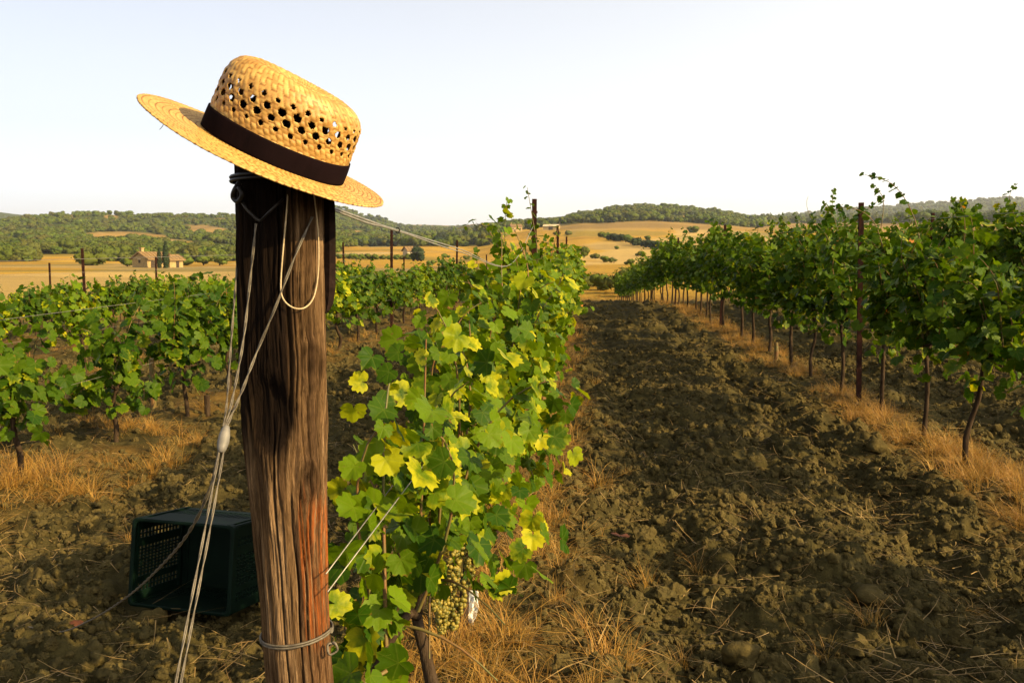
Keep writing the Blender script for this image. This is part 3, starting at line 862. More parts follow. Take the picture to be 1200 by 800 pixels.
for k, y0, y1, st, var, hs in ROWS:
    y = y0
    while y < y1:
        yy = y + gv.gauss(0, .06)
        if gv.random() > .06 and not (k == 1 and 0 < y < 3 and False):
            x = row_x(k, yy) + gv.gauss(0, .03)
            s = gv.uniform(.92, 1.1)
            lab, grp = FARLAB[k], GROUPS[k]
            if k in (0, 1, -1): lab = ('leafy sunlit', 'dark', 'low')[(0, 1, -1).index(k)] + ' grapevine ' + SEG[k][int(np.searchsorted((14.0, 20.6), yy))]
            if k == 1 and y < 4: lab = 'dark grapevine in the row right of the path, beyond the right photo edge'  # unseen end of the row, height scaled for the shade it casts
            put_far(gv.choice(var), (x, yy, gz(x, yy)), gv.gauss(0, .15), (s * gv.uniform(.95, 1.15), s * gv.choice((1, -1)), hs * gv.uniform(.84, 1.14)), lab, grp)
            nv += 1
        y += st
print('far vines', nv)

# ------------------------------------------------------------------ steel trellis posts and row wires
def steel_post_mesh(h):
    mb = MB(); w, d, t = .052, .034, .004
    mb.box((0, -d / 2, h / 2 - .2), (w, t, h + .4))
    for s in (-1, 1):
        mb.box((s * (w / 2 - t / 2), 0.0, h / 2 - .2), (t, d - t - .0005, h + .4))
        mb.box((s * (w / 2 - .008), d / 2, h / 2 - .2), (.016, t, h + .4))
    z = .4
    while z < h - .04:                                            # wire hooks pressed out of both flanks
        for s in (-1, 1): mb.box((s * (w / 2 + .004), 0, z), (.008, .012, .016))
        z += .1
    return mb.mesh('steel_post', M['rust'])
POST = steel_post_mesh(1.6)
def post(k, y, h, lab, group):
    x = row_x(k, y) - (-.03 if k == 1 and y < 8 else 0); o = link('trellis_post', POST); o.location = (x, y, gz(x, y)); o.scale = (.72, .8, h / 1.6)
    o.rotation_euler = (gv.gauss(0, .012), gv.gauss(0, .012), gv.gauss(0, .1)); tag(o, lab, 'post', group)
    return o
pg = 'rusty steel posts in the vine rows'
post(1, 7.15, 1.62, 'rusty steel post rising from the dark row, nearest on the right of the path', pg)
post(1, 14.0, 1.64, 'rusty steel post, second along the dark row right of the path', pg)
post(1, 20.8, 1.6, 'rusty steel post, third along the dark row right of the path, mostly in leaves', pg)
post(0, 6.75, 1.64, 'tall rusty steel post in the sunlit leafy row with a shoot climbing past its top', pg)
post(0, 13.8, 1.6, 'rusty steel post just behind the tall one in the leafy row', pg)
post(0, 20.4, 1.6, 'thin rusty steel post, second beyond the tall one in the leafy row', pg)
post(0, 27.2, 1.6, 'small far steel post at the end of the leafy row', pg)
post(2, 12.6, 1.66, 'dark steel post top between leaves behind the dark row', pg)
post(2, 19.4, 1.6, 'farther dark steel post behind the dark row', pg)
post(-1, 13.2, 1.55, 'rusty steel post behind the sagging top wires, nearest in the low rows', pg)
post(-1, 20.2, 1.5, 'small steel post left of the white sheet in the field', pg)
post(-1, 27, 1.5, 'small steel post right of the white sheet in the field', pg)
for k, y, t in ((-2, 19.8, 'beside the dark strap of the wooden post'), (-2, 26.6, 'right behind the nearest post in the low rows'), (-2, 33.5, 'between the low vines under the dark cypress'), (-3, 13.4, 'tallest against the golden field at the left'),
                (-4, 20.8, 'below the stone farmhouse'), (-5, 20.4, 'farthest left against the golden field')):
    post(k, y, 1.6, 'rusty steel post ' + t, pg)
for k, y0, y1, zs in ((1, 3.0, 45, (.64, 1.1, 1.5)), (2, 6, 30, (.7, 1.6)), (-1, 3.6, 40, (.52, .95, 1.25)), (-2, 6, 38, (.55, 1.22)), (-3, 9, 38, (1.25,))):
    for z in zs:
        mb = MB(); pts = []
        y = y0
        while y <= y1: pts.append((row_x(k, y) + .03, y, landz(row_x(k, y), y) + z - .012 * math.sin((y - 7) / 6.85 * math.pi) ** 2)); y += 1.7
        mb.tube(pts, .0012, 4); o = mb.build('row_wire', M['wire'])
        rowtxt = {1: 'dark row right of the path', 2: 'second dark row from the path', -1: 'row behind the green crate', -2: 'second low row at the left', -3: 'third low row at the left'}[k]
        hh = 'top' if z == zs[-1] else ('bottom' if z == zs[0] else 'middle')
        tag(o, f'{hh} trellis wire stretched along the {rowtxt}', 'wire', 'trellis wires')
# short stakes
for px, py, h, lab in ((909, 425, .22, 'short sawn wooden stake in the dry grass under the dark row'), (180, 480, .42, 'stout brown stake among the low vines behind the crate'), (243, 488, .16, 'little dark stake stub on the bare soil left of the wooden post'), (635, 482, .3, 'pale brown stake beside the tall steel post in the leafy row')):
    p = GG(px, py); mb = MB(); mb.tube([(0, 0, -.1), (.004, 0, h * .5), (0, .004, h)], [.024, .023, .021], 9, jit=.06)
    o = mb.build('stake', M['cane'] if px != 243 else M['bark']); o.location = (p.x, p.y, gz(p.x, p.y)); tag(o, lab, 'stake', 'short stakes')

# ------------------------------------------------------------------ wooden end post
PD = 1.18
_edge = [(150, 279, 377), (190, 279, 378), (300, 281, 379), (420, 284, 383), (480, 286, 384), (560, 292, 384), (640, 299, 385), (700, 305, 386), (760, 309, 389), (800, 312, 392), (900, 316, 398), (1500, 335, 425)]
_pz = []; _pc = []; _pr = []
for py, l, r in _edge:
    c = P((l + r) / 2, py, PD * (1 + (py - 400) * .0001)); _pz.append(c.z); _pc.append((c.x, c.y)); _pr.append((r - l) / 2 / 1000 * PD)
_o = np.argsort(_pz); _pz = np.array(_pz)[_o]; _pc = np.array(_pc)[_o]; _pr = np.array(_pr)[_o]
POST_Y = float(np.mean(_pc[:, 1]))
POST_TOP = P(330, 128, PD).z
def post_axis(z): return float(np.interp(z, _pz, _pc[:, 0])), POST_Y, float(np.interp(z, _pz, _pr))
def on_post(px, py, lift=.003):
    """Point on the camera side of the post seen at a pixel."""
    d0 = P(px, py, PD - .05); z = d0.z
    for _ in range(4):
        cx, cy, r = post_axis(z); r += lift
        d = CF + CR * ((px - 600) / 1000.0) + CU * ((400 - py) / 1000.0)
        a = d.x ** 2 + d.y ** 2; b = 2 * (d.x * (CAMP.x - cx) + d.y * (CAMP.y - cy)); c = (CAMP.x - cx) ** 2 + (CAMP.y - cy) ** 2 - r * r
        disc = b * b - 4 * a * c
        t = (-b - math.sqrt(disc)) / (2 * a) if disc > 0 else -b / (2 * a)
        z = (CAMP + d * t).z
    return CAMP + d * t
def build_post():
    x0, y0, _ = post_axis(.7)
    root = empty('wooden_post', (x0, y0, 0), label='thick weathered wooden end post wearing the straw hat', cat='post')
    nz, na = 460, 380
    zz = np.linspace(-.25, POST_TOP, nz); aa = np.linspace(0, 2 * math.pi, na, endpoint=False)   # angle 0 = to the right, -90 deg = to the camera
    Z, A = np.meshgrid(zz, aa, indexing='ij')
    cx = np.interp(Z, _pz, _pc[:, 0]); rad = np.interp(Z, _pz, _pr)
    arc = A * .05
    A0 = A.copy()
    for pk, yk_ in ((362, 561), (366, 430), (318, 492)):          # the grain flows round the knots
        p_ = on_post(pk, yk_, 0); x_, y_, r_ = post_axis(p_.z); a_ = math.atan2(p_.y - y_, p_.x - x_)
        dA_ = np.angle(np.exp(1j * (A0 - a_))); A = A - .75 * dA_ * np.exp(-(dA_ / .38) ** 2 - ((Z - p_.z) / .055) ** 2)
    AG = A + .10 * (fbm(Z * 6, A0 * 1.5, 251, 3) - .5); A = A0
    # bark-less weathered trunk: broad flutes, long grain, checks
    w = .0035 * (fbm(np.cos(A) * 3 + 9, np.sin(A) * 3 + Z * 9, 203, 3) - .5) * 2 + .004 * (fbm(np.cos(A) * 2 + 5, np.sin(A) * 2 + Z * 1.2, 201) - .5) * 2
    gr = fbm(AG * 17, Z * 9, 205, 4)
    w = w + .0010 * (gr - .5) * 2 + .0012 * (.35 * fbm(AG * 26, Z * 6, 209, 4) - .17) * 2
    fine = fbm(AG * 46, Z * 6, 210, 3)
    w = w - .0012 * sstep(.36, .26, fine)
    def crack(a0, z0, z1, wid, dep, wob=.05):
        c = a0 + wob * (fbm(Z * 5, Z * 0 + a0, 215) - .5) * 2 + .02 * np.sin(Z * 40 + a0)
        e = sstep(z0, z0 + .08, Z) * (1 - sstep(z1 - .08, z1, Z))
        dA = np.angle(np.exp(1j * (A - c)))
        return -dep * e * np.exp(-(dA / wid) ** 2)
    for a0, z0, z1, wd, dp in ((-1.06, 1.06, 1.5, .045, .014), (-1.12, .70, 1.0, .022, .008), (-1.55, .6, 1.1, .022, .007), (-.62, .65, 1.0, .02, .007), (-.9, .6, 1.02, .016, .006), (-.42, 1.1, 1.36, .016, .005), (-.75, 1.12, 1.4, .016, .005), (-.6, .9, 1.4, .03, .005), (-2.2, .8, 1.4, .035, .006),
                               (-1.15, .2, .75, .04, .007), (-.3, .3, 1.2, .03, .006), (-2.6, .4, 1.2, .03, .006), (-1.7, -.2, .6, .03, .006), (-.75, .1, .5, .03, .006), (.5, .2, 1.2, .04, .007), (1.5, .1, 1.3, .04, .008), (2.5, .3, 1.3, .04, .007)):
        w = w + crack(a0, z0, z1, wd, dp)
    for q in range(16):                                           # short drying checks all over
        a0 = -math.pi + rnd.uniform(.2, 3.0); z0 = rnd.uniform(.6, 1.3)
        w = w + crack(a0, z0, z0 + rnd.uniform(.12, .4), rnd.uniform(.010, .020), rnd.uniform(.004, .008), .03)
    # the long dark hollow down the upper left face, beside the main split
    dA = np.angle(np.exp(1j * (A + 1.68)))
    hol = sstep(1.04, 1.12, Z) * np.exp(-(dA / .42) ** 4)
    w = w - .007 * hol
    def knot(pxk, pyk, r):
        p = on_post(pxk, pyk, 0); zk = p.z; xk, yk, rk = post_axis(zk)
        ak = math.atan2(p.y - yk, p.x - xk)
        d = np.hypot(np.angle(np.exp(1j * (A - ak))) * .052, (Z - zk) * .55)
        return d / r
    k1 = knot(362, 561, .011); k2 = knot(366, 430, .014); k3 = knot(314, 488, .026)
    w = w + .004 * np.exp(-(k1 - 1) ** 2 * 2) - .004 * np.exp(-(k1 * 1.8) ** 2) + .003 * np.exp(-(k2 - 1) ** 2 * 3) - .010 * np.exp(-(k3) ** 6) + .0012 * np.sin(k1 * 6) * np.exp(-k1 * .4) + .001 * np.sin(k2 * 6) * np.exp(-k2 * .4)
    rr = rad + w
    V = np.stack([cx - x0 + rr * np.cos(A), rr * np.sin(A), Z], -1).reshape(-1, 3)
    i = np.arange(nz - 1)[:, None]; j = np.arange(na)[None]
    F = np.stack([i * na + j, i * na + (j + 1) % na, (i + 1) * na + (j + 1) % na, (i + 1) * na + j], -1).reshape(-1, 4)
    # colour: grey brown wood, weathered upper left side blackened further as painted shade, red-brown raw patch low on the right
    grey = np.array([.125, .074, .034]); dark = np.array([.020, .012, .008]); red = np.array([.30, .075, .011])
    q = (sstep(.34, .60, fbm(AG * 36, Z * 7, 221, 4)) * .30 + .70 * sstep(.3, .70, fbm(AG * 9, Z * 9, 222, 5)))[..., None]
    c = grey * q + np.array([.060, .034, .017]) * (1 - q)
    q2 = sstep(.45, .75, fbm(AG * 12, Z * 6, 225, 5))[..., None]
    c = c + (np.array([.28, .18, .095]) - c) * q2 * .6
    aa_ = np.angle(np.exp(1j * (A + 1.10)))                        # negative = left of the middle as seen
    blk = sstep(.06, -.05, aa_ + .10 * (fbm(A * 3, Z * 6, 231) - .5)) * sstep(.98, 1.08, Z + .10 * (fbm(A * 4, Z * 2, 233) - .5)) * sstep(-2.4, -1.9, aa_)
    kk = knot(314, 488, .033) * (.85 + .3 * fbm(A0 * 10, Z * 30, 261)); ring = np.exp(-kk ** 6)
    blk = np.maximum(np.maximum(blk * .97, .95 * np.clip(ring * 1.3, 0, 1)), .8 * sstep(1.36, 1.41, Z + .04 * fbm(A * 4, Z * 3, 241)))  # last term darkens the post top as the hat brim's shade
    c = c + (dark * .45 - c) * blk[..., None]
    rp = sstep(.99, .93, Z + .06 * (fbm(A * 16, Z * 2, 237) - .5)) * sstep(.735, .765, Z + .05 * (fbm(A * 18, Z * 2, 238) - .5)) * sstep(.05, .30, aa_ + .35 * (fbm(A * 12, Z * 5, 235) - .5) - 1.2 * (.60 - Z) * 0) * sstep(1.75, 1.3, aa_) * sstep(.3, .55, fbm(A * 10, Z * 7, 239) + .1)
    rp = rp * sstep(.40, .60, fbm(AG * 26, Z * 9, 243, 4)) * .72
    c = c + (red - c) * rp[..., None]
    rimk = np.exp(-((aa_ - .06 - .05 * (fbm(Z * 40, A0 * 3, 263) - .5)) / .055) ** 2) * sstep(.95, .92, Z) * sstep(.76, .79, Z)
    c = c + (dark - c) * (.9 * rimk)[..., None]
    lowr = sstep(1.0, .84, Z)[..., None] * sstep(-.2, .6, aa_)[..., None] * .16
    c = c + (np.array([.15, .055, .020]) - c) * lowr
    for kq in (k1, k2): c = c * (1 - (.55 * np.exp(-(kq * 1.6) ** 2) + .4 * np.exp(-((kq - 1.1) / .25) ** 2))[..., None])
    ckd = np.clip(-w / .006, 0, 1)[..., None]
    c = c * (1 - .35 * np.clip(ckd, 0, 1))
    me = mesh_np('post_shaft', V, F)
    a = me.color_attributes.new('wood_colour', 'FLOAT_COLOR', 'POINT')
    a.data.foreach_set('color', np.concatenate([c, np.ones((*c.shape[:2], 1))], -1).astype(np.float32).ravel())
    t = NT('weathered_wood')
    at = t.n('Attribute', attribute_name='wood_colour').outputs['Color']
    v = t.scale(t.coord('Object'), (1, 1, .06)); n = t.noise(v, 800, 5, .7, .3); n2 = t.noise(t.scale(t.coord('Object'), (1, 1, .12)), 300, 4, .65, .3)
    cc = t.mix(t.ramp(n, .36, .66), t.mix(1, at, (.55, .53, .50), 'MULTIPLY'), t.mix(1, at, (1.2, 1.18, 1.15), 'MULTIPLY'))
    cc = t.mix(t.ramp(n2, .35, .6), t.mix(1, cc, (.80, .79, .78), 'MULTIPLY'), cc)
    me.materials.append(t.done(t.pbsdf(cc, .9, .04, 0, t.bump(n, .9, .002, t.bump(n2, .3, .002)))))
    o = link('shaft', me, root)
    # sawn top
    top = MB(); xt, yt, rt = post_axis(POST_TOP)
    ring = [(V[(nz - 1) * na + k][0], V[(nz - 1) * na + k][1], POST_TOP) for k in range(na)]
    top.add(ring + [(xt - x0, 0, POST_TOP + .004)], [(k, (k + 1) % na, na) for k in range(na)])
    top.build('sawn_top', M['bark'], root)
    return root
build_post()
def hoop(mb, z, r_wire, tilt=0.0, lift=.003, turns=1, step=.006):
    pts = []
    for i in range(int(48 * turns) + 1):
        a = i / 48 * 2 * math.pi; zz = z + tilt * math.cos(a) + step * i / 48
        cx, cy, r = post_axis(zz); pts.append((cx + math.cos(a) * (r + lift), cy + math.sin(a) * (r + lift), zz))
    mb.tube(pts, r_wire, 6)
# dark tie wire round the top, with its knot
root = empty('tie_wire', (post_axis(1.36)[0], POST_Y, 1.36), label='dark tie wire wound round the top of the wooden post under the hat', cat='wire')
def local(o, mb, name, mat, smooth=True):
    me = mb.mesh(name, mat, smooth); me.transform(Matrix.Translation(-o.location)); return link(name, me, o)
zt = P(300, 217, PD).z
mb = MB(); hoop(mb, zt, .0024, .001, .004, 2.0, .005); local(root, mb, 'winding', M['dark_wire'])
mb = MB(); k = on_post(278, 228, .006)
mb.tube(spline([on_post(281, 214, .005), on_post(275.5, 222, .012), on_post(273, 231, .010), on_post(279, 236, .009), on_post(284, 228, .012), on_post(280, 219, .012)], 4), .0034, 7); local(root, mb, 'knot', M['dark_wire'])
mb = MB(); mb.tube([on_post(281, 233, .006), on_post(290, 246, .006), on_post(301, 257, .006), on_post(305, 259, .006)], .0022, 6)
mb.tube([on_post(305, 259, .006), on_post(320, 244, .006), on_post(332, 233, .005)], .0018, 6); local(root, mb, 'tail', M['dark_wire'])

# anchor cables and their grey clamp
CL = P(262, 508, .99)
cab = empty('anchor_cable', CL, label='grey wire rope stays gathered in an oval clamp beside the wooden post', cat='cable')
def rope(pts, r, twist=True, n=10):
    """Two strands twisted round each other."""
    pts = spline(pts, n); mb = MB(); L = 0; acc = [0]
    for i in range(1, len(pts)): L += (pts[i] - pts[i - 1]).length; acc.append(L)
    m = max(12, int(L / .004)); res = []
    for i in range(m + 1):
        s = L * i / m; j = max(0, min(len(pts) - 2, int(np.searchsorted(acc, s)) - 1)); t = (s - acc[j]) / max(1e-9, acc[j + 1] - acc[j])
        res.append(pts[j].lerp(pts[j + 1], t))
    for ph in (0, math.pi):
        q = []
        for i, p in enumerate(res):
            t = (res[min(i + 1, m)] - res[max(i - 1, 0)]).normalized(); a = t.cross(Vector((.3, 1, .2))).normalized(); b = t.cross(a); w = i * .28 + ph
            q.append(p + (a * math.cos(w) + b * math.sin(w)) * r * .5)
        mb.tube(q, r * .56, 5)
    return mb
def addrope(pts, r, name='strand'): local(cab, rope(pts, r), name, M['cable'])
addrope([on_post(366, 254, .004), on_post(345, 302, .005), on_post(322, 362, .006), on_post(300, 415, .010), P(282, 462, 1.06), P(266, 498, .995)], .0019)
addrope([on_post(300, 262, .006), on_post(293, 330, .008), P(285, 400, 1.095), P(273, 465, 1.04), P(264, 500, .993)], .0018)
addrope([P(283, 250, 1.165), P(278, 310, 1.14), P(271, 400, 1.09), P(266, 470, 1.03), P(262, 500, .991)], .0015)
addrope([P(264, 518, .985), P(246, 620, .93), P(225, 730, .875), P(203, 850, .82), P(180, 1000, .77)], .0015)
addrope([P(259, 518, .985), P(242, 610, .93), P(220, 725, .875), P(197, 850, .822), P(172, 1000, .772)], .0015)
pts = [P(258, 518, .99), P(250, 560, 1.0), P(228, 612, 1.06), P(196, 655, 1.25), P(150, 698, 1.6), P(104, 727, 2.0)]
p = GG(68, 742); pts += [Vector((p.x, p.y, gz(p.x, p.y) + .012)), Vector((p.x - .12, p.y + .03, gz(p.x - .12, p.y + .03) + .004))]
local(cab, rope(pts, .0022), 'loose_end', M['cable'])
mb = MB(); prof = [(0, .0035), (.004, .0052), (.010, .0066), (.018, .0070), (.024, .0058), (.029, .0040)]
a = P(265.5, 499, .994); b = P(259, 530, .978); ax = (b - a).normalized(); L = (b - a).length
mb.tube([a + ax * (h / .029 * L) for h, r in prof], [r * .95 for h, r in prof], 14)
cl = local(cab, mb, 'clamp', simple('clamp_alloy', (.13, .12, .10), (.20, .18, .15), 80, .6, .3, .2, .3, .001))
cl.visible_shadow = True

# wires running from the post into the leafy row
wr = empty('top_wire', P(392, 246, 1.2), label='pair of pale sagging wires running from under the hat into the leafy row', cat='wire')
e1 = Vector((row_x(0, 6.7), 6.7, gz(row_x(0, 6.7), 6.7) + 1.42))
A0 = P(380, 240, 1.20)
for dz, nm in ((0, 'strand'), (-.0045, 'strand')):
    pts = spline([A0 + Vector((0, 0, dz * .6)), P(430, 258, 1.42) + Vector((0, 0, dz)), P(466, 270, 1.75) + Vector((0, 0, dz * .3)), P(538, 291.5, 2.9) + Vector((0, 0, dz * 2)), Vector((row_x(0, 4.6), 4.6, 1.22)), e1], 8)
    mb = MB(); mb.tube(pts, .0019, 5); local(wr, mb, nm, M['wire'])
mb = MB(); c = P(466, 270, 1.745); hp = [c + Vector((math.cos(q) * .004, 0, math.sin(q) * .006)) for q in [i * .7 for i in range(19)]]
mb.tube(hp, .0012, 5); mb.tube(spline([c, P(470, 277, 1.74), P(466, 284, 1.74), P(461, 287, 1.74)], 4), .001, 4); local(wr, mb, 'tie', M['dark_wire'])
lw = empty('low_wire', on_post(388, 690, .004), label='two thin white wires slanting from the lower post into the leaves', cat='wire')
for a_, b_, c_ in (((382, 672), (432, 606), (470, 556)), ((384, 693), (462, 590), (500, 540))):
    mb = MB(); mb.tube([P(a_[0], a_[1], 1.17), P(b_[0], b_[1], 1.17 * 1.22), P(c_[0], c_[1], 1.17 * 1.48)], .00105, 5); local(lw, mb, 'strand', M['wire'])
hw = empty('wire_hoop', (post_axis(P(340, 762, PD).z)[0], POST_Y, P(340, 762, PD).z), label='grey wire hoop tied round the foot of the wooden post', cat='wire')
mb = MB(); hoop(mb, P(345, 768, PD - .05).z - .012, .0016, .004, .003, 2, .0035); local(hw, mb, 'winding', M['cable'])
mb = MB(); q0 = on_post(385, 756, .006)
mb.tube(spline([q0, q0 + Vector((.010, -.006, .008)), q0 + Vector((.014, -.004, -.004)), q0 + Vector((.004, -.010, -.008)), q0 + Vector((.002, -.008, .006)), q0 + Vector((.012, -.002, .004))], 5), .0017, 6); local(hw, mb, 'knot', M['cable'])
# dark strap hanging on the right flank of the post
mb = MB(); prof = [(222, 377, 390), (240, 377.5, 392.5), (270, 378.5, 393.5), (310, 379, 393.5), (340, 378.5, 393), (356, 378.5, 390.5), (364, 379, 386), (367, 380, 383)]
fr = []; bk = []
for py, l, r in prof:
    for px, arr in ((l, 0), ((l + r) / 2, 1), (r, 2)):
        fr.append(P(px, py, PD + .004 - (.004 if arr == 1 else 0))); bk.append(P(px, py, PD + .018))
n = len(prof); v = fr + bk; f = []; o = 3 * n
for i in range(n - 1):
    for k in range(2):
        a = i * 3 + k; f.append((a, a + 3, a + 4, a + 1)); f.append((o + a, o + a + 1, o + a + 4, o + a + 3))
    f.append((i * 3, o + i * 3, o + i * 3 + 3, i * 3 + 3)); f.append((i * 3 + 2, i * 3 + 5, o + i * 3 + 5, o + i * 3 + 2))
f.append((0, 1, o + 1, o)); f.append((1, 2, o + 2, o + 1)); a = (n - 1) * 3; f.append((a, o + a, o + a + 1, a + 1)); f.append((a + 1, o + a + 1, o + a + 2, a + 2))
mb.add(v, f)
st = mb.build('strap', simple('dark_rubber', (.010, .006, .005), (.022, .012, .009), 50, .9, .05, 0, .5, .002), None, False)
tag(st, 'dark tapered strap hanging down the right flank of the wooden post', 'strap')

# ------------------------------------------------------------------ straw hat
def build_hat():
    D = 1.135
    c = P(312, 179, D)
    ray = (c - CAMP).normalized()
    rt = ray.cross(Vector((0, 0, 1))).normalized(); up = rt.cross(ray)
    ro = R_(22); ve = R_(9.0)
    nz_ = (up * math.cos(ro) + rt * math.sin(ro)) * math.cos(ve) - ray * math.sin(ve)
    xx = rt * math.cos(ro) - up * math.sin(ro); yy = nz_.cross(xx)
    mat = Matrix((xx, yy, nz_)).transposed().to_4x4(); mat.translation = c
    root = empty('straw_hat', label='woven straw hat with a dark ribbon tilted on top of the wooden post', cat='hat')
    mat = mat @ Matrix.Scale(.978, 4)
    root.matrix_world = mat
    ax, by, ox = .0965, .080, .010
    t = NT('plaited_straw')
    at = t.n('Attribute', attribute_name='straw_tone').outputs['Fac']
    co = t.coord('Object'); n = t.noise(co, 40, 4, .6); n2 = t.noise(t.scale(co, (1, 1, 1)), 260, 3, .6)
    col = t.mix(t.ramp(at, -.5, .05), (.07, .026, .004), t.mix(at, (.27, .138, .027), (.57, .385, .115)))
    col = t.mix(t.ramp(n, .3, .7), t.mix(1, col, (.80, .72, .6), 'MULTIPLY'), col)
    col = t.mix(t.math('MULTIPLY', n2, .35), col, (.40, .18, .04))
    d = t.pbsdf(col, .5, .35, 0, t.bump(n2, .25, .001))
    tr = t.n('BsdfTranslucent'); t.l(col, tr.inputs['Color'])
    ms = t.n('MixShader'); ms.inputs[0].default_value = .12; t.l(d, ms.inputs[1]); t.l(tr.outputs[0], ms.inputs[2])
    straw = t.done(ms.outputs[0])
    # crown profile: s runs up the side, over the shoulder and into the dented top
    NH = 28; nu = NH * 18
    prof = []
    Hc = .106; sh = .037
    for h in np.linspace(0, Hc - sh, 60): prof.append((1.0 - .035 * (h / Hc) ** 1.5, h))
    w0 = prof[-1][0]
    for q in np.linspace(0, math.pi / 2, 26)[1:]: prof.append((w0 - .30 * (1 - math.cos(q)), Hc - sh + sh * math.sin(q)))
    w1 = prof[-1][0]
    for q in np.linspace(0, 1, 36)[1:]: prof.append((w1 * (1 - q) + .002, Hc - .013 * math.sin(q * math.pi / 2) ** 2 + .002 * math.sin(q * 3.1)))
    prof = np.array(prof); ns = len(prof)
    arcv = np.concatenate([[0], np.cumsum(np.hypot(np.diff(prof[:, 0]) * .088, np.diff(prof[:, 1])))])
    th = np.linspace(0, 2 * math.pi, 4000); e = np.hypot(ax * np.sin(th), by * np.cos(th)); al = np.concatenate([[0], np.cumsum((e[1:] + e[:-1]) / 2 * np.diff(th))])
    per = al[-1]; ua = np.linspace(0, per, nu, endpoint=False); tu = np.interp(ua, al, th)
    U, S = np.meshgrid(np.arange(nu), np.arange(ns)); TH = tu[U]; RF = prof[S, 0]; HH = prof[S, 1]; AV = arcv[S]; AU = ua[U]
    X = ax * RF * np.cos(TH); Y = by * RF * np.sin(TH)
    # front-to-back pinch of the top, left end a little higher
    topw = sstep(.07, .112, HH)
    Z = HH + topw * (-.06 * X - .010 * np.exp(-(Y / .018) ** 2) * sstep(1.0, .3, RF))
    Y = Y * (1 - .10 * topw * sstep(.02, -.09, X))
    X = X - .05 * 0 * HH
    # woven relief: two families of slanting splints, over and under
    w = per / (NH * 2.3)
    fine = sstep(.105, .125, AV); wv = w * (1 - .0 * fine)
    p = (AU * 1.0 + AV * .55) / w; q = (AV * 1.0 - AU * .0) / (w * .78) + .5 * (np.floor(p) % 2)
    fp = p - np.floor(p); fq = q - np.floor(q)
    par = (np.floor(p) + np.floor(q)) % 2
    bump_ = np.where(par > .5, np.sin(math.pi * fp) ** .32 * (.6 + .4 * np.sin(math.pi * fq)), np.sin(math.pi * fq) ** .32 * (.6 + .4 * np.sin(math.pi * fp)) * .62)
    nx = np.cos(TH) * by; ny = np.sin(TH) * ax; nl = np.hypot(nx, ny); nx /= nl; ny /= nl
    sidew = 1 - sstep(.09, .125, AV)
    amp = .0019
    X2 = X + nx * amp * bump_ * (.25 + .75 * sidew); Y2 = Y + ny * amp * bump_ * (.25 + .75 * sidew); Z2 = Z + amp * bump_ * (1 - sidew) * .9
    tone = _hash(np.floor(p), np.floor(q), 5) * .7 + .3 * (bump_) 
    ed_ = np.where(par > .5, np.minimum(fp, 1 - fp), np.minimum(fq, 1 - fq))
    tone = np.where(ed_ < .11, -.35 + 3 * ed_, tone)
    tone = np.where(bump_ < .36, tone * .12 - .55 * (.36 - bump_) / .36, tone)
    # holes: four staggered rings, the middle two larger
    hole = np.zeros(X.shape, bool)
    sp = per / NH
    for rv, rad, off in ((.0440, .0039, .5), (.0556, .0056, .0), (.0676, .0057, .5), (.0790, .0042, .0)):
        dU = (AU / sp - off + .5) % 1.0 - .5
        ir = np.floor(AU / sp - off + .5)
        dv = AV - rv - .0012 * (_hash(ir, ir * 0 + int(rv * 1e4), 9) - .5)
        rr_ = rad * (.88 + .24 * _hash(ir, ir * 0 + int(rv * 1e4), 12))
        hole |= ((dU * sp + dv * .2) ** 2 + (dv * 1.05) ** 2) < rr_ ** 2
    hole &= ~((np.sin(TH) > .25) & ((AU / sp) % 2.0 < 1.0))              # far-side holes thinned so less sky shines through the front ones
    V = np.stack([X2 + ox, Y2, Z2], -1).reshape(-1, 3)
    i = np.arange(ns - 1)[:, None]; j = np.arange(nu)[None]; j2 = (j + 1) % nu
    keep = ~(hole[:-1, :] & hole[1:, :] & np.roll(hole, -1, 1)[:-1, :])
    F = np.stack([i * nu + j, i * nu + j2, (i + 1) * nu + j2, (i + 1) * nu + j], -1)[keep]
    me = mesh_np('crown', V, F, True, straw)
    a = me.attributes.new('straw_tone', 'FLOAT', 'POINT'); a.data.foreach_set('value', tone.astype(np.float32).ravel())
    cr = link('crown', me, root); m = cr.modifiers.new('thick', 'SOLIDIFY'); m.thickness = .0011; m.offset = -1
    # brim of sewn plaits: rings of herringbone
    na, nr = 720, 92
    tt = np.linspace(0, 2 * math.pi, na, endpoint=False); ss = np.linspace(0, 1, nr)
    T, S2 = np.meshgrid(tt, ss)
    xi = ax * np.cos(T) + ox; yi = by * np.sin(T); xo = .170 * np.cos(T); yo = .150 * np.sin(T)
    X = xi + (xo - xi) * S2; Y = yi + (yo - yi) * S2
    Wd = np.hypot(xo - xi, yo - yi); rad = S2 * .072
    ringp = .0075; pr = rad / ringp; fr_ = pr - np.floor(pr)
    arc = T * .13
    hb = (arc / .0072 + np.where(fr_ < .5, fr_, 1 - fr_) * 1.6 + _hash(np.floor(pr), np.floor(pr) * 0, 3) * 5)
    fh = hb - np.floor(hb)
    rel = .55 * np.sin(math.pi * fr_) ** .6 + .45 * np.sin(math.pi * fh) ** .7 * np.abs(np.cos(math.pi * fr_)) ** .3
    Z = .0019 * rel - .004 * S2 ** 2 * np.sin(T) ** 2 + .005 * S2 ** 2 * np.cos(T) ** 2 * (np.cos(T) < 0) + .0035 * S2 ** 2 * (fbm(T * 1.1 + 9, S2, 301) - .5)
    Z = Z - .0004 + np.where(S2 < .02, .002, 0)
    edge = 1 + .006 * (S2 > .985) * (_hash(np.floor(arc / .004), np.floor(arc * 0), 31) - .5)
    V = np.stack([X * edge, Y * edge, Z], -1).reshape(-1, 3)
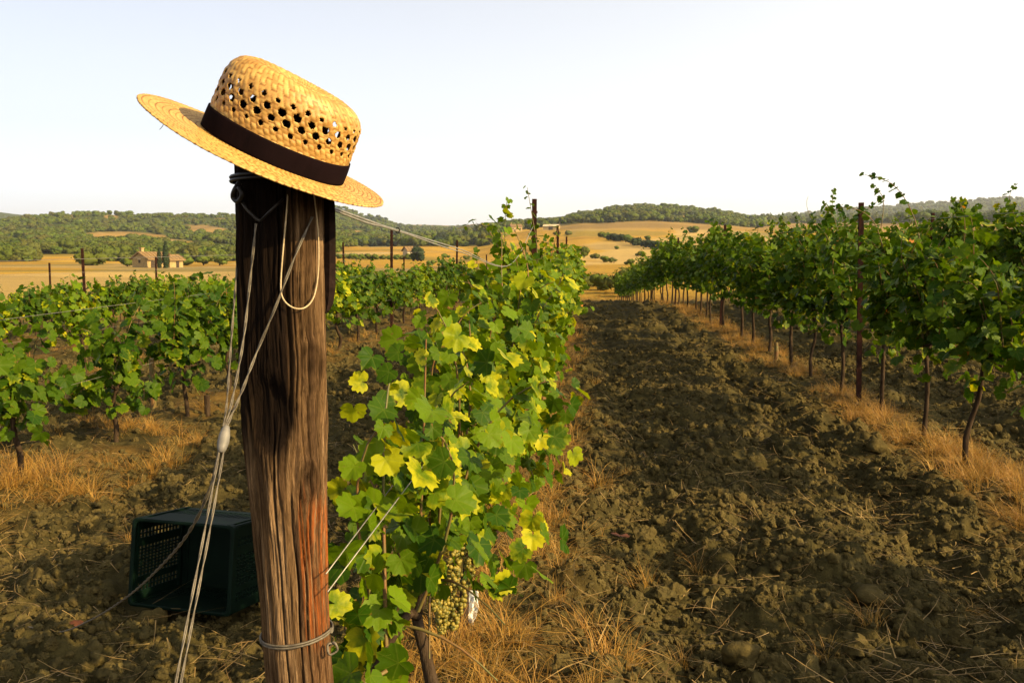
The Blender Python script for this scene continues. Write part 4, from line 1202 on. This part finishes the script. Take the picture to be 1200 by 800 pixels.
    i = np.arange(nr - 1)[:, None]; j = np.arange(na)[None]; j2 = (j + 1) % na
    F = np.stack([i * na + j, (i + 1) * na + j, (i + 1) * na + j2, i * na + j2], -1).reshape(-1, 4)
    me = mesh_np('brim', V, F, True, straw)
    tone = .3 + .45 * rel + .35 * (_hash(np.floor(hb), np.floor(pr * 2), 17) - .3)
    tone = np.where((fh < .24) & (_hash(np.floor(hb), np.floor(pr * 2), 19) > .25), -.28, tone)
    tone = np.where((fr_ < .10) | (fr_ > .93), -.25, tone)
    a = me.attributes.new('straw_tone', 'FLOAT', 'POINT'); a.data.foreach_set('value', np.clip(tone, -.5, 1).astype(np.float32).ravel())
    br = link('brim', me, root); m = br.modifiers.new('thick', 'SOLIDIFY'); m.thickness = .0022; m.offset = -1
    # dark ribbon
    t = NT('ribbon'); nn = t.noise(t.scale(t.coord('Object'), (1, 1, .15)), 260, 3); n3 = t.noise(t.coord('Object'), 14, 3)
    cc = t.mix(t.ramp(n3, .3, .7), (.0012, .0008, .0010), (.006, .0026, .003))
    rib = t.done(t.pbsdf(t.mix(nn, cc, (.007, .0035, .004)), .9, .03, 0, t.bump(nn, .4, .0006)))
    mb = MB(); nb = 160; lv = [0, .1, .3, .5, .7, .9, 1]
    vv = []
    for k in range(nb):
        q = 2 * math.pi * k / nb
        for s in lv:
            h = .0015 + .0285 * s + .0015 * math.sin(q * 2 + 1); o = 1.036 + .006 * math.sin(q * 7 + s * 3) * .3 - .012 * s ** 3
            vv.append((ax * o * math.cos(q) + ox, by * (o + .006) * math.sin(q), h))
    nl_ = len(lv)
    mb.add(vv, [(k * nl_ + i, ((k + 1) % nb) * nl_ + i, ((k + 1) % nb) * nl_ + i + 1, k * nl_ + i + 1) for k in range(nb) for i in range(nl_ - 1)])
    bo = mb.build('ribbon_band', rib, root, True); m = bo.modifiers.new('thick', 'SOLIDIFY'); m.thickness = .0012; m.offset = -1
    # chin cord hanging in a loop against the post, and a loose straw
    inv = mat.inverted()
    lp = [P(338, 208, 1.14), on_post(336.5, 240, .004), on_post(332, 290, .004), on_post(329, 335, .005), on_post(333, 352, .006), on_post(345, 361, .006), on_post(358, 360, .006), on_post(368, 347, .005), on_post(373, 318, .005), on_post(373, 275, .006), on_post(369, 235, .006), P(366, 214, 1.14)]
    mb = MB(); mb.tube([inv @ p for p in spline(lp, 5)], .0011, 6)
    mb.build('chin_cord', simple('cord', (.36, .27, .15), (.48, .37, .22), 120, .8, .2, 0, .4, .0006), root, True)
    mb = MB(); mb.tube([inv @ p for p in spline([P(192, 140, 1.13), P(191, 147, 1.13), P(187, 152, 1.13)], 4)], .0004, 4); mb.build('loose_straw', M['straw_bit'], root)
build_hat()

# ------------------------------------------------------------------ green picking crate lying on its side, mouth to the camera
def build_crate():
    t = NT('green_plastic'); n = t.noise(t.coord('Object'), 18, 4)
    gm = t.done(t.pbsdf(t.mix(n, (.0007, .0032, .0017), (.0022, .010, .005)), .6, .08, 0, t.bump(t.noise(t.coord('Object'), 300, 2), .1, .0005)))
    W, H, L = .385, .30, .46                                          # mouth width, mouth height, depth away from the camera
    a = G(150, 716); b = G(271, 730)
    ang = math.atan2(b.y - a.y, b.x - a.x)
    W = math.hypot(b.x - a.x, b.y - a.y) * .95
    H = W * .76; L = .30
    root = empty('picking_crate', ((a.x + b.x) / 2, (a.y + b.y) / 2, .03), ang, label='dark green plastic picking crate lying on its side behind the wooden post', cat='crate')
    root.rotation_euler = (R_(-9), 0, ang)
    tk = .007
    def panel(name, o, u, v, lu, lv, wins, nu_, nv_):
        """Slotted wall: frame bars and a lattice of slots; o corner, u and v unit directions, wins = slot fields (u0,u1,v0,v1)."""
        mb = MB(); u = Vector(u); v = Vector(v); nrm = u.cross(v); o = Vector(o)
        rot = Matrix((u, v, nrm)).transposed()
        def slab(u0, u1, v0, v1, th=tk): mb.box(o + u * (u0 + u1) / 2 + v * (v0 + v1) / 2, (u1 - u0, v1 - v0, th), rot)
        us = sorted({0, lu, *[w[0] for w in wins], *[w[1] for w in wins]}); vs = sorted({0, lv, *[w[2] for w in wins], *[w[3] for w in wins]})
        for i in range(len(us) - 1):
            for j in range(len(vs) - 1):
                cu = (us[i] + us[i + 1]) / 2; cv = (vs[j] + vs[j + 1]) / 2
                w = [w for w in wins if w[0] < cu < w[1] and w[2] < cv < w[3]]
                if not w: slab(us[i], us[i + 1], vs[j], vs[j + 1])
        for u0, u1, v0, v1 in wins:
            m = max(2, int((u1 - u0) / .020)); k = max(1, int((v1 - v0) / .011))
            for i in range(1, m): c_ = u0 + (u1 - u0) * i / m; slab(c_ - .0028, c_ + .0028, v0, v1, tk * .8)
            for j in range(1, k): c_ = v0 + (v1 - v0) * j / k; slab(u0, u1, c_ - .0025, c_ + .0025, tk * .7)
        # stiffening ribs
        for fu in (.02, lu - .02): mb.box(o + u * fu + v * lv / 2 + nrm * tk * .7, (.012, lv * .98, tk), rot)
        return mb.build(name, gm, root)
    w3 = lambda lu, lv: [(.03, lu - .03, lv * f0, lv * f1) for f0, f1 in ((.12, .22), (.30, .66), (.76, .86))]
    panel('side_panel', (-W / 2, 0, 0), (0, 1, 0), (0, 0, 1), L, H, w3(L, H), 0, 0)        # its left wall
    panel('side_panel', (W / 2, 0, 0), (0, 1, 0), (0, 0, 1), L, H, w3(L, H), 0, 0)
    panel('top_panel', (-W / 2, .002, H), (1, 0, 0), (0, 1, 0), W, L, [(.03, W - .03, .16, L - .04)], 0, 0)
    panel('under_panel', (-W / 2, .002, 0), (1, 0, 0), (0, 1, 0), W, L, [(.03, W - .03, .16, L - .04)], 0, 0)
    panel('base_panel', (-W / 2 + .004, L, .004), (1, 0, 0), (0, 0, 1), W - .008, H - .008, [], 0, 0)
    mb = MB(); r = .018; prof = []
    for cx, cz, a0 in ((W / 2 - r, H - r, 0), (-W / 2 + r, H - r, 90), (-W / 2 + r, r, 180), (W / 2 - r, r, 270)):
        for k in range(5): q = R_(a0 + k * 22.5); prof.append((cx + r * math.cos(q), cz + r * math.sin(q)))
    n = len(prof); v = []
    cz0 = H / 2
    for y, s in ((-.002, .965), (-.004, 1.0), (-.002, 1.045), (.022, 1.05), (.024, .99)):
        for x, z in prof: v.append((x * s, y, cz0 + (z - cz0) * s))
    mb.add(v, [(i * n + k, i * n + (k + 1) % n, (i + 1) * n + (k + 1) % n, (i + 1) * n + k) for i in range(4) for k in range(n)])
    mb.build('rim', gm, root)
build_crate()

# ------------------------------------------------------------------ grapes, scrap, fallen leaves
def berry_cluster(seed, n=130, L=.135, W=.038):
    g = random.Random(seed); bm = bmesh.new()
    for i in range(n):
        t = g.random() ** .8; w = W * (1 - .72 * t) ; a = g.uniform(0, 6.28); rr = w * math.sqrt(g.uniform(.35, 1))
        m = Matrix.Translation((math.cos(a) * rr, math.sin(a) * rr, -t * L - .012)) @ Matrix.Scale(g.uniform(.85, 1.1), 4)
        bmesh.ops.create_icosphere(bm, subdivisions=2, radius=.0062, matrix=m)
    me = bpy.data.meshes.new('grape_cluster'); bm.to_mesh(me); bm.free()
    me.polygons.foreach_set('use_smooth', [True] * len(me.polygons)); me.materials.append(M['grape'])
    return me
t = NT('golden_grape'); n = t.noise(t.coord('Object'), 90, 2)
x = t.n('BsdfPrincipled'); t.l(t.mix(t.ramp(n, .35, .65), (.05, .055, .006), (.21, .155, .018)), x.inputs['Base Color']); x.inputs['Roughness'].default_value = .55; x.inputs['Specular IOR Level'].default_value = .3
x.inputs['Subsurface Weight'].default_value = .0
M['grape'] = t.done(x.outputs[0])
BUNCH = [berry_cluster(k) for k in range(4)]
vines0 = [o for o in COL.objects if o.name.startswith('grapevine') and o.get('group') == GROUPS[0] and o.location.y < 6.5]
vines0.sort(key=lambda o: o.location.y)
def hang(px, py, depth, k, s=1.0):
    p = P(px, py, depth)
    o = min(vines0, key=lambda q: abs(q.location.y - p.y))
    b = link('grape_cluster', BUNCH[k], o); b.location = p - o.location; b.rotation_euler = (rnd.uniform(-.2, .2), rnd.uniform(-.2, .2), rnd.uniform(0, 6)); b.scale = (s, s, s)
for i, (px, py, d, s) in enumerate(((528, 618, 2.25, 1.0), (515, 660, 2.28, 1.05), (540, 668, 2.32, 1.1), (497, 655, 2.1, .9), (545, 622, 2.5, .9), (592, 480, 4.0, 1.1), (606, 470, 4.4, 1.1), (520, 690, 2.3, .8))): hang(px, py, d, i % 4, s)
def crumpled():
    bm = bmesh.new(); bmesh.ops.create_grid(bm, x_segments=14, y_segments=18, size=.5)
    for v in bm.verts:
        p = v.co.copy(); v.co = Vector((p.x * .5 * (1 - .5 * abs(p.y)), p.y, .25 * mnoise.noise(p * 4.1) + .10 * mnoise.noise(p * 11)))
    me = bpy.data.meshes.new('scrap'); bm.to_mesh(me); bm.free(); me.polygons.foreach_set('use_smooth', [True] * len(me.polygons))
    me.materials.append(simple('pale_plastic', (.50, .50, .48), (.66, .66, .62), 20, .6, .3, 0, .3, .002)); return me
p = GG(551, 735); o = link('plastic_scrap', crumpled()); o.location = (p.x, p.y, gz(p.x, p.y) + .07); o.rotation_euler = (R_(70), R_(15), R_(20)); o.scale = (.11, .11, .11)
m = o.modifiers.new('thick', 'SOLIDIFY'); m.thickness = .01
tag(o, 'crumpled pale plastic scrap in the dry grass under the grapes', 'scrap')
t = NT('dead_leaf'); n = t.noise(t.coord('Object'), 4, 3)
M['dead_leaf'] = t.done(t.pbsdf(t.mix(n, (.10, .030, .006), (.06, .018, .006)), .7, .2))
for px, py, s, lab in ((727, 648, .055, 'curled orange dead leaf lying on the path near the leafy row'), (1084, 612, .036, 'reddish dead leaf in the dark furrow at the right'), (85, 762, .028, 'dark red dead leaf on the soil in front of the loose cable end')):
    p = GG(px, py); v, f, uv = LEAF_HI[rnd.randrange(8)]; me = mesh_np('dead_leaf', v, f, True, M['dead_leaf'])
    o = link('dead_leaf', me); o.location = (p.x, p.y, gz(p.x, p.y) + .035); o.rotation_euler = (.7 + rnd.uniform(-.3, .3), rnd.uniform(-.3, .3), rnd.uniform(0, 6)); o.scale = (s,) * 3
    tag(o, lab, 'dead leaf', 'dead leaves on the soil')

# ------------------------------------------------------------------ trees of the valley and hills
def foliage_mat(name, a, b):
    t = NT(name); r = t.n('ObjectInfo').outputs['Random']; n = t.noise(t.coord('Object'), 1.6, 4)
    c = t.mix(t.ramp(n, .3, .7), a, b)
    c = t.mix(t.math('MULTIPLY', r, .8), c, [a[0] * 1.5, a[1] * 1.0, a[2] * .9])
    d = t.pbsdf(c, .8, .1)
    return t.done(d)
M['wood_a'] = foliage_mat('oak_foliage', (.036, .060, .006), (.092, .118, .012))
M['wood_b'] = foliage_mat('olive_foliage', (.042, .056, .009), (.085, .10, .018))
M['wood_c'] = foliage_mat('cypress_foliage', (.012, .022, .008), (.026, .040, .014))
def crown_mesh(seed, mat, lobes=7, cards=420, tall=1.0, spread=.34, lob=.30, card=.075):
    """Crown of about unit size standing on z = 0."""
    g = random.Random(seed); bm = bmesh.new()
    cs = []
    for i in range(lobes):
        a = g.uniform(0, 6.28); rr = spread * math.sqrt(g.random()); z = (.30 + .42 * g.random()) * tall
        cs.append((Vector((math.cos(a) * rr, math.sin(a) * rr, z)), lob * g.uniform(.6, 1.05)))
    off = Vector((seed, seed * 2.3, 1))
    for c, r in cs:
        res = bmesh.ops.create_icosphere(bm, subdivisions=2, radius=1)
        for v in res['verts']:
            p = v.co.copy(); d = 1 + .5 * mnoise.noise(p * 2.2 + c * 5 + off) + .22 * mnoise.noise(p * 5 + off)
            v.co = c + Vector((p.x * r * d, p.y * r * d, p.z * r * d * .85 * (1 if tall < 1.5 else 1.6)))
    for _ in range(cards):
        c, r = g.choice(cs)
        d = Vector((g.gauss(0, 1), g.gauss(0, 1), g.gauss(0, 1) + .2)).normalized()
        p = c + Vector((d.x, d.y, d.z * .85 * (1 if tall < 1.5 else 1.6))) * r * g.uniform(.9, 1.28)
        u = Vector((g.gauss(0, 1), g.gauss(0, 1), g.gauss(0, 1))).normalized(); w = u.cross(d)
        w = w.normalized() if w.length > .01 else Vector((1, 0, 0)); s = card * g.uniform(.5, 1.2)
        vs = [bm.verts.new(p + u * s), bm.verts.new(p - u * s * .5 + w * s * .8), bm.verts.new(p - u * s * .6 - w * s * .7)]
        bm.faces.new(vs)
    me = bpy.data.meshes.new('crown'); bm.to_mesh(me); bm.free(); me.materials.append(mat)
    me.polygons.foreach_set('use_smooth', [True] * len(me.polygons))
    return me
CROWN_W = [crown_mesh(k, M['wood_a'] if k % 3 else M['wood_b']) for k in range(8)]
CROWN_B = [crown_mesh(30 + k, M['wood_b'] if k % 2 else M['wood_a'], 6, 380, .75, .38, .28) for k in range(4)]
CROWN_D = [crown_mesh(50 + k, M['wood_c'] if k % 2 else M['wood_a'], 7, 420, .85) for k in range(3)]
def cypress_mesh(seed):
    g = random.Random(seed); bm = bmesh.new()
    for i in range(12):
        z = .06 + i / 12 * .86; r = .115 * (1 - abs(i / 12 - .35) ** 1.6 * 1.5)
        res = bmesh.ops.create_icosphere(bm, subdivisions=2, radius=1)
        for v in res['verts']:
            p = v.co.copy(); d = 1 + .5 * mnoise.noise(p * 2.5 + Vector((seed, i, 0)))
            v.co = Vector((p.x * r * d + g.gauss(0, .004), p.y * r * d, z + p.z * .085 * d))
    for _ in range(260):
        z = g.uniform(.03, .97); r = .12 * (1 - abs(z - .35) ** 1.6 * 1.5) * 1.05; a = g.uniform(0, 6.28); p = Vector((math.cos(a) * r, math.sin(a) * r, z)); s = .03
        u = Vector((0, 0, 1)); w = Vector((-math.sin(a), math.cos(a), 0)); n = Vector((math.cos(a), math.sin(a), 0)) * .02
        bm.faces.new([bm.verts.new(p + u * s + n), bm.verts.new(p + w * s * .5), bm.verts.new(p - w * s * .5)])
    me = bpy.data.meshes.new('crown'); bm.to_mesh(me); bm.free(); me.materials.append(M['wood_c']); return me
CYP = [cypress_mesh(k) for k in range(3)]
def trunk_m():
    mb = MB(); mb.tube([(0, 0, -.15), (.01, 0, .15), (0, .01, .36), (.005, 0, .5)], [.055, .042, .032, .02], 7)
    for k in range(4):
        a = k * 1.6; mb.tube([(0, 0, .26 + .03 * k), (math.cos(a) * .11, math.sin(a) * .11, .45), (math.cos(a) * .2, math.sin(a) * .2, .58)], [.024, .017, .008], 5)
    return mb.mesh('trunk', M['bark'], True)
TRUNK = trunk_m()
gt = random.Random(33)
def tree(px, py, d, h, crowns, name, label, group=None, wide=1.0):
    """py is where the tree meets the land; slide along the ray to find that place."""
    sx = (px - 600) / 1000.0; dx = -math.sin(YAW) + CR.x * sx; dy = math.cos(YAW) + CR.y * sx
    n = math.hypot(dx, dy); dx /= n; dy /= n
    x, y = dx * d, dy * d
    o = empty(name, (x, y, landz(x, y) - .05 * h), gt.uniform(0, 6.28), label=label, cat='bush' if 'bush' in name else 'tree', group=group)
    o.scale = (h * wide, h * wide, h)
    link('trunk', TRUNK, o); link('crown', gt.choice(crowns), o)
    return o
def depth_at(px, py, lo=70, hi=1500):
    """Distance at which the land is seen at this pixel."""
    rr = np.geomspace(lo, hi, 700); sx = (px - 600) / 1000.0; dx = -math.sin(YAW) + CR.x * sx; dy = math.cos(YAW) + CR.y * sx; n = math.hypot(dx, dy)
    z, _, yp, _ = land(rr * dx / n, rr * dy / n, True)
    i = np.where(yp <= py)[0]
    return float(rr[i[0]]) if len(i) else hi
def ptree(px, py, hpx, crowns, name, label, group=None, wide=1.0):
    d = depth_at(px, py); return tree(px, py, d, hpx / 1000.0 * d, crowns, name, label, group, wide)
# woods on the hills: one mass each
def woods(name, label, px0, px1, d0, d1, n, h0, h1, seed, crowns=CROWN_W):
    g = np.random.default_rng(seed)
    px = px0 + (px1 - px0) * g.random(n); r = np.exp(np.log(d0) + (np.log(d1) - np.log(d0)) * g.random(n))
    sx = (px - 600) / 1000.0; dx = -math.sin(YAW) + CR.x * sx; dy = math.cos(YAW) + CR.y * sx; nn = np.hypot(dx, dy)
    x = r * dx / nn; y = r * dy / nn
    z, qx, qy, _ = land(x, y, True)
    wd = woodness(qx, qy, r)
    ok = g.random(n) < wd * (.45 + .75 * sstep(.3, .6, fbm(x / 70, y / 70, 7)))
    h = h0 + (h1 - h0) * g.random(n) ** 2.2
    x, y, z, h = x[ok], y[ok], z[ok], h[ok]; m = len(x)
    s = np.stack([h * g.uniform(.9, 1.35, m), h * g.uniform(.9, 1.35, m), h], 1)
    o = scatter(name, np.stack([x, y, z - .12 * h], 1), np.stack([np.zeros(m), np.zeros(m), g.random(m) * 6.28], 1), s, g.integers(0, len(crowns), m), [bpy.data.objects.new('crown_kind', c) for c in crowns])
    tag(o, label, 'woods')
woods('hill_woods', 'green woods covering the low hill at the left', -60, 420, 320, 2600, 11000, 2.6, 8.0, 1)
woods('valley_woods', 'dark band of woods across the valley floor behind the fields', 385, 600, 420, 3000, 3200, 5, 9, 2, CROWN_D + CROWN_W[:3])
woods('hilltop_woods', 'dark woods crowning the round hill in the middle distance', 575, 960, 430, 1700, 6500, 4.5, 8.5, 3, CROWN_W + CROWN_D)
woods('ridge_woods', 'hazy woods on the long far ridge at the right', 880, 1320, 700, 3600, 3600, 7, 12, 4)

# trees and bushes one can point at
g1 = 'round bushes in a line across the pale field'
for i, px in enumerate((398, 405, 413, 420, 427, 434, 441, 449, 457, 465, 473, 480)):
    ptree(px, 303.5 + .12 * (px - 440) / 10 + gt.uniform(-.4, .4), gt.uniform(6.5, 9.5), CROWN_B, 'field_bush', 'small round bush in the line across the pale field behind the low vines', g1, 1.15)
g2 = 'dark trees of the slanting hedge on the golden slope'
for i in range(13):
    t_ = i / 12; ptree(704 + 68 * t_, 279 + 14 * t_ + gt.uniform(-1, 1), gt.uniform(8, 12), CROWN_D, 'hedge_tree', 'dark tree in the slanting hedge across the golden slope', g2, 1.2)
for px, py, h, lab in ((684, 302, 15, 'narrow olive bush standing alone low on the golden slope'), (697, 303, 9, 'small olive bush beside the narrow one on the golden slope'), (709, 307, 10, 'darker of the low bushes at the foot of the golden slope'),
                       (719, 308, 9, 'rounded bush at the foot of the golden slope above the vines'), (737, 310, 9, 'bush half hidden by the dark row at the foot of the slope'), (749, 300, 8, 'small bush below the slanting hedge'),
                       (722, 292, 5, 'tiny bush alone on the open golden slope'), (811, 273, 10, 'round bush on the upper field, left of a pair'), (835, 273, 9, 'round bush on the upper field, right of a pair'), (758, 281, 6, 'little tree just above the slanting hedge'),
                       (665, 276, 8, 'bush near the white farm roof'), (652, 276, 7, 'bush beside the white farm roof')):
    ptree(px, py, h, CROWN_B if h < 12 else CROWN_W, 'field_bush', lab, 'lone bushes on the golden slope', .85 if h > 12 else 1.25)
for px, py, h, w, lab in ((490, 306, 22, .9, 'dense dark tree standing beside the small pale field house'),):
    ptree(px, py, h, CROWN_D[1:2], 'dark_tree', lab, None, .75)
for px, py, h, lab in ((505, 311, 8, 'bush left of the white sheet in the field'), (523, 302, 7, 'bush just above the white sheet in the field'), (538, 311, 6, 'bush right of the white sheet in the field'), (490, 318, 9, 'bush at the near edge of the pale field, left one'), (503, 317, 7, 'bush at the near edge of the pale field, right one'), (547, 304, 6, 'small bush in the stubble left of the tall shoots')):
    ptree(px, py, h, CROWN_B, 'field_bush', lab, 'bushes round the white sheet', 1.3)
for px, py, h, lab in ((548, 279, 14, 'round tree at the valley wood edge, leftmost of four'), (565, 276, 16, 'large round tree at the valley wood edge above the golden slope'), (580, 273, 14, 'round tree left of the farm with the red roof'), (623, 271, 14, 'broad tree right of the farm with the red roof')):
    ptree(px, py, h, CROWN_W, 'round_tree', lab, 'trees round the far farm', 1.1)
ptree(174, 284, 9, CROWN_D, 'round_tree', 'dark round tree alone on the pale patch of the left hill', None, 1.3)
for px, py, h, lab in ((110, 311, 21, 'dark broad tree at the edge of the golden field left of the farmhouse'), (151, 312, 12, 'small dark tree against the gable of the farmhouse'), (220, 311, 15, 'broad tree right of the stone farmhouse'), (240, 311, 13, 'tree farther right of the stone farmhouse'), (259, 311, 14, 'tree nearest the wooden post at the golden field edge')):
    ptree(px, py, h, CROWN_D if px == 110 else CROWN_W, 'round_tree', lab, 'trees along the golden field', 1.4)
# rough scrub where the rows end
for px, d, h, lab in ((722, 62, 2.6, 'olive green shrub at the far end of the path'), (706, 66, 1.8, 'low shrub left of the olive green one at the end of the path'), (735, 58, 1.7, 'leafy shrub touching the end of the dark row'), (690, 70, 1.5, 'scrubby bush at the end of the leafy row')):
    tree(px, 350, d, h, CROWN_B, 'shrub_bush', lab, 'shrubs at the end of the path', 1.1)

# ------------------------------------------------------------------ buildings
M['stone'] = simple('farm_stone', (.27, .185, .075), (.37, .26, .11), 3, .9, .1, 0, .5, .05)
M['plaster'] = simple('pale_plaster', (.42, .33, .20), (.52, .42, .27), 2, .9, .1, 0, .2, .02)
M['tile'] = simple('terracotta', (.16, .10, .042), (.23, .145, .062), 4, .85, .1, 0, .4, .05)
M['dark_door'] = simple('dark_timber', (.035, .025, .018), (.07, .05, .035), 6, .8, .1, 0, .3, .01)
M['white_sheet'] = simple('white_sheet', (.70, .70, .68), (.80, .80, .78), 2, .6, .3, 0, .2, .02)
def house(px, py, name, label, length, width, height, rot, wall, roof, wins, chim=True, hip=.28, cat='house'):
    d = depth_at(px, py); sx = (px - 600) / 1000.0; dx = -math.sin(YAW) + CR.x * sx; dy = math.cos(YAW) + CR.y * sx; n = math.hypot(dx, dy)
    x, y = dx / n * d, dy / n * d
    root = empty(name, (x, y, landz(x, y) - .3), rot, label=label, cat=cat)
    l2, w2 = length / 2, width / 2; rg = height + width * hip
    mb = MB()
    v = [(-l2, -w2, -1), (l2, -w2, -1), (l2, w2, -1), (-l2, w2, -1), (-l2, -w2, height), (l2, -w2, height), (l2, w2, height), (-l2, w2, height), (-l2, 0, rg), (l2, 0, rg)]
    mb.add(v, [(0, 1, 5, 4), (2, 3, 7, 6), (1, 2, 6, 9, 5), (3, 0, 4, 8, 7)]); mb.build('wall', wall, root)
    mb = MB(); th = .25; ov = .5
    for s in (-1, 1):
        e = Vector((0, s * (w2 + ov), height - ov * hip * 2 * .9 + .05)); r = Vector((0, 0, rg + .05))
        dirv = (r - e); nr = Vector((0, -dirv.z * -1 * s * -1, 0))
        q = [(-l2 - .4, e.y, e.z), (l2 + .4, e.y, e.z), (l2 + .4, 0, r.z), (-l2 - .4, 0, r.z)]
        mb.add(q + [(a, b, c + th) for a, b, c in q], [(0, 1, 2, 3), (4, 5, 6, 7), (0, 1, 5, 4), (1, 2, 6, 5), (2, 3, 7, 6), (3, 0, 4, 7)])
        k = int(length / .9)
        for i in range(k + 1):                                      # tile ribs running down the slope
            xx = -l2 - .3 + (length + .6) * i / k
            mb.tube([(xx, e.y * .995, e.z + th + .02), (xx, 0, r.z + th + .02)], .09, 5)
    rf = mb.build('roof', roof, root)
    if chim:
        mb = MB(); mb.box((-l2 * .7, w2 * .2, rg + .35), (.7, .7, 1.5)); mb.box((-l2 * .7, w2 * .2, rg + 1.15), (.9, .9, .12)); mb.build('chimney', wall, rf)
    for side, u, z, ww, hh, kind in wins:
        mb = MB()
        if side == 'f': mb.box((u, -w2 - .03, z), (ww, .12, hh)); fr = ((u, -w2 - .06, z + hh / 2 + .12), (ww + .4, .16, .2))
        elif side == 'r': mb.box((l2 + .03, u, z), (.12, ww, hh)); fr = ((l2 + .06, u, z + hh / 2 + .12), (.16, ww + .4, .2))
        else: mb.box((-l2 - .03, u, z), (.12, ww, hh)); fr = ((-l2 - .06, u, z + hh / 2 + .12), (.16, ww + .4, .2))
        wo = mb.build(kind, M['dark_door'], root)
        mb = MB(); mb.box(*fr); mb.build('lintel', M['plaster'], wo)
    return root
house(181, 313.2, 'stone_farmhouse', 'stone farmhouse with a terracotta roof behind two cypresses in the golden field', 7.2, 4.6, 2.2, R_(70), M['stone'], M['tile'],
      [('f', -2.1, .9, 1.0, 1.8, 'door'), ('f', 0.2, 1.5, .6, .8, 'window'), ('f', 2.2, 1.5, .6, .8, 'window'), ('l', 0, 1.7, .55, .7, 'window')])
house(202, 313.1, 'stone_annexe', 'low pale annexe with a dark door at the right end of the farmhouse', 3.8, 3.4, 2.0, R_(70), M['stone'], M['tile'], [('f', .3, 1.0, .8, 1.7, 'door')], False)
dq = depth_at(188, 313) - 12
for px, h, lab in ((188.5, 4.6, 'shorter left cypress in front of the stone farmhouse'), (196, 6.2, 'taller right cypress in front of the stone farmhouse')):
    o = tree(px, 313, dq, h, CYP, 'cypress_tree', lab, 'pair of cypresses at the farmhouse', 1.0)
house(483, 303.5, 'field_house', 'small pale field house with a tiled roof beside the dark tree', 4.5, 4.0, 3.0, R_(35), M['plaster'], M['tile'], [('f', 0, 1.2, .9, 2.0, 'door')], False)
house(604, 272, 'red_roofed_farm', 'far farm with a red tiled roof among trees above the golden slope', 9, 6, 4.2, R_(25), M['stone'], M['tile'], [('f', -3, 2.6, .9, 1.2, 'window'), ('f', 0, 2.6, .9, 1.2, 'window'), ('f', 3, 2.6, .9, 1.2, 'window'), ('f', -1.5, 1, 1.2, 2.0, 'door')])
house(646, 269.5, 'pale_barn', 'long pale barn roof beside the tall steel post at the hill foot', 11, 7, 2.6, R_(-8), M['stone'], M['plaster'], [('f', 0, 1.5, 3, 3, 'door')], False, .18, 'barn')
d = depth_at(523, 309.5); sx = (523 - 600) / 1000; dx = -math.sin(YAW) + CR.x * sx; dy = math.cos(YAW) + CR.y * sx; x, y = dx * d, dy * d
mb = MB(); vv = []
for i in range(9):
    for j in range(5): vv.append(((i - 4) * .32, (j - 2) * .5, .9 * math.exp(-((j - 2) / 1.6) ** 2) * (1 - .12 * abs(i - 3)) + .06 * mnoise.noise((i * .7, j * .9, 2)) - .1))
mb.add(vv, [(i * 5 + j, (i + 1) * 5 + j, (i + 1) * 5 + j + 1, i * 5 + j + 1) for i in range(8) for j in range(4)])
o = mb.build('white_sheet', M['white_sheet'], None, True); o.location = (x, y, landz(x, y)); o.rotation_euler = (0, 0, -.3); o.scale = (d / 270 * .95,) * 3
m = o.modifiers.new('thick', 'SOLIDIFY'); m.thickness = .03
tag(o, 'small white sheet draped over a heap in the pale field', 'sheet')

# ------------------------------------------------------------------ haze
HAZE = 0.00010
if HAZE:
    bm = bmesh.new(); bmesh.ops.create_cube(bm, size=1); me = bpy.data.meshes.new('haze'); bm.to_mesh(me); bm.free()
    hz = link('haze', me); tag(hz, kind='stuff')
    hz.scale = (16000, 16000, 330); hz.location = (0, 0, 330 / 2 - 60)
    hm = bpy.data.materials.new('haze'); hm.use_nodes = True; nt = hm.node_tree; nt.nodes.clear()
    ho = nt.nodes.new('ShaderNodeOutputMaterial'); hv = nt.nodes.new('ShaderNodeVolumePrincipled')
    hv.inputs['Color'].default_value = (.86, .90, .96, 1); hv.inputs['Density'].default_value = HAZE; hv.inputs['Anisotropy'].default_value = .3
    nt.links.new(hv.outputs[0], ho.inputs['Volume']); me.materials.append(hm)
